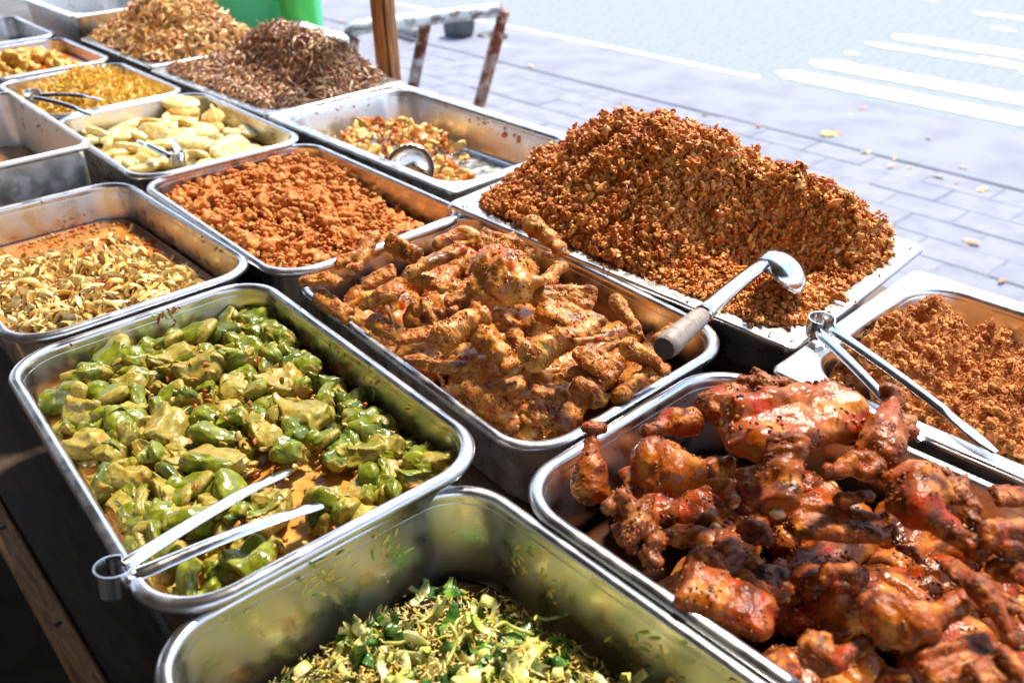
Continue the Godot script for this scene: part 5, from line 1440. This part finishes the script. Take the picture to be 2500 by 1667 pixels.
# ------------------------------------------------------------------ utensils
func channel(path: Array, wid: Array, depth: Array, upv: Vector3, thick := 0.0011) -> ArrayMesh:     # a pressed sheet-metal arm with a gutter section
	var m := MB.new()
	var rings := []
	for k in path.size():
		var t: Vector3 = (path[mini(k + 1, path.size() - 1)] - path[maxi(k - 1, 0)]).normalized()
		var s := t.cross(upv).normalized(); var u := s.cross(t).normalized()
		var ring := PackedVector3Array()
		var n := 7
		for q in n:
			var a := -1.0 + 2.0 * q / (n - 1)
			ring.append(path[k] + s * a * wid[k] / 2 + u * depth[k] * (1.0 - a * a))
		for q in n:
			var a := 1.0 - 2.0 * q / (n - 1)
			ring.append(path[k] + s * a * (wid[k] / 2 - thick * 0.3) + u * (depth[k] * (1.0 - a * a) - thick))
		rings.append(ring)
	skin(m, rings, [Color.WHITE])
	return m.orient().mesh()

func band(points: Array, axis: Vector3, h: float, thick := 0.0012) -> ArrayMesh:      # a flat spring strip bent along points, h wide along axis
	var m := MB.new()
	var rings := []
	for k in points.size():
		var t: Vector3 = (points[mini(k + 1, points.size() - 1)] - points[maxi(k - 1, 0)]).normalized()
		var n := t.cross(axis).normalized()
		rings.append(PackedVector3Array([points[k] - axis * h / 2 - n * thick / 2, points[k] + axis * h / 2 - n * thick / 2, points[k] + axis * h / 2 + n * thick / 2, points[k] - axis * h / 2 + n * thick / 2]))
	flatskin(m, rings)
	return m.orient().mesh()

func tongs(loop: Vector3, tip1: Vector3, tip2: Vector3, r: float, w: float, label: String, lift := 0.003, axis := Vector3.UP) -> void:
	var o := thing("serving_tongs", Transform3D(Basis(), loop), label, "tongs")
	var mid := (tip1 + tip2) / 2 - loop
	var dir := mid.normalized()
	axis = (axis - dir * axis.dot(dir)).normalized()
	var side := dir.cross(axis).normalized()
	if (tip1 - loop).dot(side) < 0: side = -side
	# round spring end
	var pts := []
	for k in 23:
		var a := deg_to_rad(-143.0) + deg_to_rad(286.0) * k / 22.0
		pts.append(-dir * cos(a) * r + side * sin(a) * r * -1.0)
	part("spring", band(pts, axis, w * 1.5, 0.0016), mats.tool, o)
	for e in [[tip1 - loop, pts[0]], [tip2 - loop, pts[22]]]:
		var tip: Vector3 = e[0]; var st: Vector3 = e[1]
		var path := []; var wid := []; var dep := []
		for k in 15:
			var t := k / 14.0
			var p := st.lerp(tip, t) + axis * sin(t * PI) * lift
			path.append(p)
			wid.append(w * (1.15 if t < 0.1 else lerpf(1.1, 0.85, t) if t < 0.8 else (1.0 if t < 0.93 else 0.55)))
			dep.append(w * (0.32 if t < 0.75 else 0.12))
		var arm := part("arm", channel(path, wid, dep, axis), mats.tool, o)
		for k in 8:
			var t := 0.16 + 0.045 * k
			var p := st.lerp(tip, t) + axis * (sin(t * PI) * lift + w * 0.22)
			part("grip_ridge", lump(3, Vector3(0.0011, 0.0009, w * 0.28), 2.0, 0.0, noise(1, 1), [Color.WHITE], noise(1, 1)).mesh(), mats.tool, arm, Transform3D(along(st, tip), p))
		for k in 4:
			var p := st.lerp(tip, 0.9 + 0.03 * k) + axis * (sin((0.9 + 0.03 * k) * PI) * lift - 0.001)
			part("tooth", lump(3, Vector3(0.0013, 0.0016, w * 0.3), 2.0, 0.0, noise(1, 1), [Color.WHITE], noise(1, 1)).mesh(), mats.tool, arm, Transform3D(along(st, tip), p))

func upright(y: Vector3) -> Basis:
	y = y.normalized()
	var x := y.cross(Vector3.BACK).normalized()
	return Basis(x, y, x.cross(y))

func dome(r: float, depth: float, thick: float) -> ArrayMesh:        # ladle bowl, opening along -y
	var m := MB.new()
	var rings := []
	for k in 9:
		var a := PI / 2 * (1.0 - k / 8.0)
		var ring := PackedVector3Array()
		for j in 28: ring.append(Vector3(cos(TAU * j / 28) * r * cos(a) + 0.00001, sin(a) * depth, sin(TAU * j / 28) * r * cos(a)))
		rings.append(ring)
	for k in 9:
		var a := PI / 2 * (k / 8.0)
		var ring := PackedVector3Array()
		for j in 28: ring.append(Vector3(cos(TAU * j / 28) * (r - thick) * cos(a) + 0.00001, sin(a) * (depth - thick), sin(TAU * j / 28) * (r - thick) * cos(a)))
		rings.append(ring)
	skin(m, rings, [Color.WHITE])
	return m.orient().mesh()

func make_utensils() -> void:
	# ladle lying bowl-down on the crumb heap, wooden grip towards the wings
	var a := Vector3(-0.411, 1.005, -0.539); var b := Vector3(-0.427, 1.003, -0.616); var c := Vector3(-0.450, 1.003, -0.748)
	var o := thing("crumb_ladle", Transform3D(Basis(), a), "steel ladle with grey wooden grip lying on the crumb heap", "ladle")
	var gp := []; var gr := []
	for k in 9:
		var t := k / 8.0
		gp.append((b - a) * t); gr.append(0.0124 - 0.003 * t if k > 0 and k < 8 else 0.0106 - 0.0026 * t)
	part("grip", tube(gp, gr, 16).mesh(), mats.handle, o)
	part("grip_end", tube([Vector3(0, 0, 0) - (b - a).normalized() * 0.0012, (b - a).normalized() * 0.0006], [0.0101, 0.0105], 16).mesh(), surf(Color(0.05, 0.04, 0.035), 0.6), o)
	part("ferrule", tube([(b - a) * 0.98, (b - a) * 1.04], [0.0098, 0.0095], 16).mesh(), mats.tool, o)
	var rp := []; var rr := []
	for k in 9:
		var t := k / 8.0
		rp.append((b - a) + (c - b) * t + Vector3(0, 0.002 * sin(t * PI), 0)); rr.append(0.0092 - 0.002 * t)
	part("shaft", tube(rp, rr, 14).mesh(), mats.tool, o)
	part("bowl", dome(0.0315, 0.024, 0.0013), mats.tool, o, Transform3D(upright(Vector3(0.42, 0.8, -0.42)), Vector3(-0.446, 0.982, -0.778) - a))
	# spoon bowl in the sambal pan
	var sp := thing("serving_spoon", Transform3D(Basis(), Vector3(-1.165, 0.915, -0.80)), "steel serving spoon resting in the sambal pan", "spoon")
	var face := Basis(Vector3(0.55, 0.55, 0.62).normalized(), 0.0)
	var up := Vector3(0.62, 0.52, 0.58).normalized(); var sx := up.cross(Vector3.UP).normalized()
	part("bowl", dome(0.042, 0.026, 0.0012), mats.tool, sp, Transform3D(Basis(sx, -up, sx.cross(-up)), Vector3(0, 0.0, 0)))
	part("handle", tube([Vector3(0.0, -0.028, 0.012), Vector3(-0.03, -0.03, 0.04), Vector3(-0.07, -0.022, 0.05), Vector3(-0.13, -0.02, 0.055)], [0.004, 0.0045, 0.0045, 0.004], 8).mesh(), mats.tool, sp)
	var left := lump(8, Vector3(0.017, 0.008, 0.012), 2.2, 0.01, noise(4, 120.0, FastNoiseLite.TYPE_SIMPLEX_SMOOTH, 3), [Color(0.42, 0.17, 0.05), [Color(0.55, 0.3, 0.1), 1.0, 0.0, 0.4]], noise(4, 90.0)).mesh()
	single("spoon_leftovers", left, mats.flesh, Transform3D(Basis(sx, up, up.cross(sx)), Vector3(-1.165, 0.915, -0.80) - up * 0.012 - Vector3(0.004, 0.004, 0)), "clump of brown sambal left in the serving spoon", "sambal")
	tongs(Vector3(-0.527, 0.958, -0.080), Vector3(-0.592, 0.922, -0.256), Vector3(-0.516, 0.935, -0.248), 0.0128, 0.0130, "steel tongs lying across the near corner of the eggplant tray")
	tongs(Vector3(-0.372, 0.962, -0.744), Vector3(-0.215, 0.953, -0.647), Vector3(-0.165, 0.956, -0.672), 0.0128, 0.0130, "steel tongs resting on the rim of the meat floss pan")
	tongs(Vector3(-1.379, 0.957, -0.500), Vector3(-1.513, 0.958, -0.487), Vector3(-1.492, 0.956, -0.537), 0.011, 0.013, "small steel tongs on the rim of the fritter tray", 0.0)
	tongs(Vector3(-1.885, 0.975, -0.432), Vector3(-1.715, 0.962, -0.482), Vector3(-1.80, 0.965, -0.53), 0.014, 0.014, "steel tongs lying over the near corner of the noodle tray", 0.004)
	tongs(Vector3(-2.03, 0.985, -0.385), Vector3(-1.96, 0.99, -0.25), Vector3(-1.93, 0.985, -0.28), 0.012, 0.012, "dark steel tongs on the brown curry tray", 0.002)

# ------------------------------------------------------------------ street side things
func make_street_things() -> void:
	var o := thing("metal_rack", Transform3D(), "rusty white metal tube frame standing on the pavement behind the stall", "rack")
	var p0 := Vector3(-3.0, 0.56, -1.80); var p1 := Vector3(-2.985, 0.735, -1.835); var p2 := Vector3(-2.95, 0.752, -1.90); var p3 := Vector3(-2.825, 0.752, -2.435); var p4 := Vector3(-2.815, 0.738, -2.458)
	var foot := Vector3(-2.97, 0.015, -2.30)
	part("top_bar", tube([p1, Vector3(-2.972, 0.748, -1.865), p2, p2.lerp(p3, 0.33), p2.lerp(p3, 0.66), p3], [0.027], 14).mesh(), mats.rustwhite, o)
	part("leg", tube([p3 + Vector3(0, -0.002, 0), p4, p4.lerp(foot, 0.12), p4.lerp(foot, 0.5), foot], [0.027, 0.028, 0.027, 0.026, 0.026], 12).mesh(), surf(Color(0.85, 0.62, 0.5), 0.55, {"scale": 2.2, "tex": "rust", "bump": "fine", "relief": 0.05}), o)
	part("leg", tube([p2.lerp(p3, 0.42) + Vector3(0, -0.01, 0), Vector3(-3.0, 0.36, -2.07), Vector3(-3.09, 0.015, -2.02)], [0.024], 12).mesh(), mats.rust, o)
	part("leg", tube([p1 + Vector3(0, 0.004, 0), p1 + Vector3(-0.012, -0.03, -0.012), p0, Vector3(-3.1, 0.015, -1.76)], [0.027], 12).mesh(), mats.rust, o)
	var b := thing("grey_bar", Transform3D(), "grey metal bar with a rubber foot lying on the pavement", "bar")
	part("bar", tube([Vector3(-6.1, 0.05, -4.05), Vector3(-5.55, 0.05, -3.98)], [0.035], 10).mesh(), mats.concrete, b)
	part("rubber_foot", lump(6, Vector3(0.1, 0.09, 0.1), 4.0, 0.01, noise(2, 8.0), [Color.WHITE], noise(1, 1.0)).mesh(), surf(Color(0.07, 0.07, 0.075), 0.8), b, Transform3D(Basis(), Vector3(-5.45, 0.08, -4.3)))
	single("dark_scrap", lump(10, Vector3(0.14, 0.008, 0.06), 2.0, 0.02, noise(8, 9.0), [Color.WHITE], noise(1, 1.0), 0.03, noise(3, 5.0)).mesh(), surf(Color(0.025, 0.03, 0.035), 0.6), Transform3D(Basis(Vector3.UP, 0.2), Vector3(-5.25, 0.012, -4.46)), "flat dark scrap lying on the pavement near the rack", "litter")
	# green plastic containers and a white box on a low bench behind the anchovies
	var t := thing("side_bench", Transform3D(Basis(), Vector3(-2.5, 0, -1.34)), "plain wooden bench behind the anchovy pan", "bench")
	part("seat", box(Vector3(0.8, 0.04, 0.36), 0.004), mats.wood_strip, t, at_y(0.68))
	for s in [[-0.36, -0.14], [-0.36, 0.14], [0.36, -0.14], [0.36, 0.14]]: part("leg", box(Vector3(0.05, 0.66, 0.05), 0.003), mats.wood_strip, t, Transform3D(Basis(), Vector3(s[0], 0.33, s[1])))
	var green := surf(Color(0.06, 0.62, 0.33), 0.35, {"back": Color(0.5, 0.6, 0.5)})
	var green2 := surf(Color(0.03, 0.42, 0.05), 0.3, {"back": Color(0.5, 0.6, 0.5)})
	var j := thing("green_tub", Transform3D(Basis(), Vector3(-2.655, 0.70, -1.32)), "translucent mint green plastic tub behind the anchovies", "tub")
	part("body", lathe([[0.0, 0.0], [0.165, 0.0], [0.172, 0.01], [0.178, 0.1], [0.184, 0.2], [0.19, 0.33], [0.186, 0.33], [0.175, 0.1], [0.0, 0.02]], 40), green, j)
	part("rim", lathe([[0.188, 0.325], [0.198, 0.325], [0.199, 0.345], [0.188, 0.345]], 40, true), green, j)
	var g := thing("green_bottle", Transform3D(Basis(Vector3.UP, 0.3), Vector3(-2.385, 0.70, -1.30)), "bright green plastic bottle beside the mint tub", "bottle")
	part("body", lathe([[0.0, 0.0], [0.046, 0.0], [0.051, 0.008], [0.051, 0.09], [0.047, 0.1], [0.051, 0.11], [0.051, 0.36], [0.046, 0.4], [0.022, 0.46], [0.016, 0.47], [0.016, 0.5], [0.0, 0.5]], 28), green2, g)
	part("cap", lathe([[0.0, 0.495], [0.02, 0.495], [0.02, 0.52], [0.0, 0.522]], 20), surf(Color(0.7, 0.7, 0.7), 0.4), g)
	var f := thing("foam_box", Transform3D(Basis(Vector3.UP, -0.05), Vector3(-2.235, 0.70, -1.235)), "white foam box with a blue printed corner behind the anchovies", "box")
	part("shell", box(Vector3(0.3, 0.235, 0.1), 0.012), surf(Color(0.8, 0.82, 0.84), 0.5), f, at_y(0.1175))
	part("blue_print", box(Vector3(0.07, 0.03, 0.002), 0.0005), surf(Color(0.05, 0.3, 0.65), 0.5), f, Transform3D(Basis(), Vector3(0.1, 0.205, 0.0505)))
	# fallen leaves
	var lp := [Color(0.5, 0.34, 0.08), Color(0.55, 0.42, 0.16), Color(0.4, 0.2, 0.08), Color(0.7, 0.66, 0.5), Color(0.5, 0.3, 0.2)]
	var lm := []; var mm := []
	for k in 4: lm.append(lump(8, Vector3(0.5, 0.02, 0.22), 2.0, 0.05, noise(k + 3, 3.0), [Color.WHITE, [Color(0.8, 0.7, 0.6), 1.0, 0.0, 0.4]], noise(k, 3.0), 0.12, noise(k + 5, 1.4), -0.3).mesh())
	for c in lp: mm.append(surf(c, 0.6, {"vc": true, "scale": 12.0, "tex": "mottle"}))
	for k in LITTER.size():
		if k in [1, 7, 9, 12, 13, 15, 18, 22, 24]: continue
		var e: Array = LITTER[k]
		var s: float = e[2]
		single("fallen_leaf", lm[k % 4], mm[(k * 3 + k / 5) % 5], Transform3D(Basis(Vector3.UP, rng.randf() * TAU) * Basis.from_scale(Vector3(s, s, s)), Vector3(e[0], 0.004 + s * 0.05, e[1])), "small dry leaf fallen on the grey pavement", "leaf", "fallen leaves on the pavement")

func lathe(prof: Array, n: int, ring_only := false) -> ArrayMesh:
	var m := MB.new()
	var rings := []
	var pr := prof.duplicate()
	if ring_only: pr.append(prof[0])
	for p in pr:
		var ring := PackedVector3Array()
		for k in n: ring.append(Vector3(cos(TAU * k / n) * maxf(p[0], 0.0002), p[1], sin(TAU * k / n) * maxf(p[0], 0.0002)))
		rings.append(ring)
	skin(m, rings, [Color.WHITE], not ring_only, not ring_only)
	return m.orient().mesh()

func _ready() -> void:
	rng.seed = 20240611
	make_view()
	make_materials()
	make_street()
	make_stall()
	make_trays()
	make_street_things()
	print("setting ", Time.get_ticks_msec())
	make_crumbs()
	make_floss()
	make_floss_crumbs()
	make_fish()
	make_shreds()
	make_noodles()
	make_tempeh()
	print("heaps ", Time.get_ticks_msec())
	make_cabbage()
	make_fritters()
	make_sambal()
	make_curries()
	make_greens()
	make_eggplant()
	print("vegetables ", Time.get_ticks_msec())
	put_chicken(WINGS, true, "W", 60, func(x, z): return -0.056 + 0.044 * exp(-pow((x + 0.02) / 0.15, 2) - pow((z + 0.01) / 0.09, 2)))
	put_chicken(CHICKEN, false, "F", 44, func(x, z): return -0.066 + 0.015 * exp(-pow((x - 0.02) / 0.15, 2) - pow((z + 0.03) / 0.08, 2)))
	print("chicken ", Time.get_ticks_msec())
	make_utensils()
	wall_specks("G", 150, [Color(0.75, 0.6, 0.15), Color(0.7, 0.5, 0.1), Color(0.3, 0.4, 0.06)], 0.002, "yellow coconut specks dried on the greens tray walls")
	wall_specks("E", 90, [Color(0.45, 0.14, 0.03), Color(0.35, 0.4, 0.06), Color(0.4, 0.06, 0.015)], 0.0018, "spice specks dried on the eggplant tray walls")
	wall_specks("C", 60, [Color(0.5, 0.16, 0.03), Color(0.6, 0.45, 0.15)], 0.0018, "orange specks dried on the cabbage tray walls")
	wall_specks("D", 70, [Color(0.55, 0.16, 0.03), Color(0.4, 0.12, 0.03)], 0.0022, "orange splashes dried on the deep pan walls")
	wall_specks("M", 160, [Color(0.55, 0.36, 0.1), Color(0.4, 0.18, 0.05)], 0.0013, "floss specks sticking to the floss pan walls")
	wall_specks("S", 60, [Color(0.4, 0.16, 0.04), Color(0.3, 0.1, 0.03)], 0.0018, "brown specks dried on the sambal pan walls")
	print("done ", Time.get_ticks_msec())
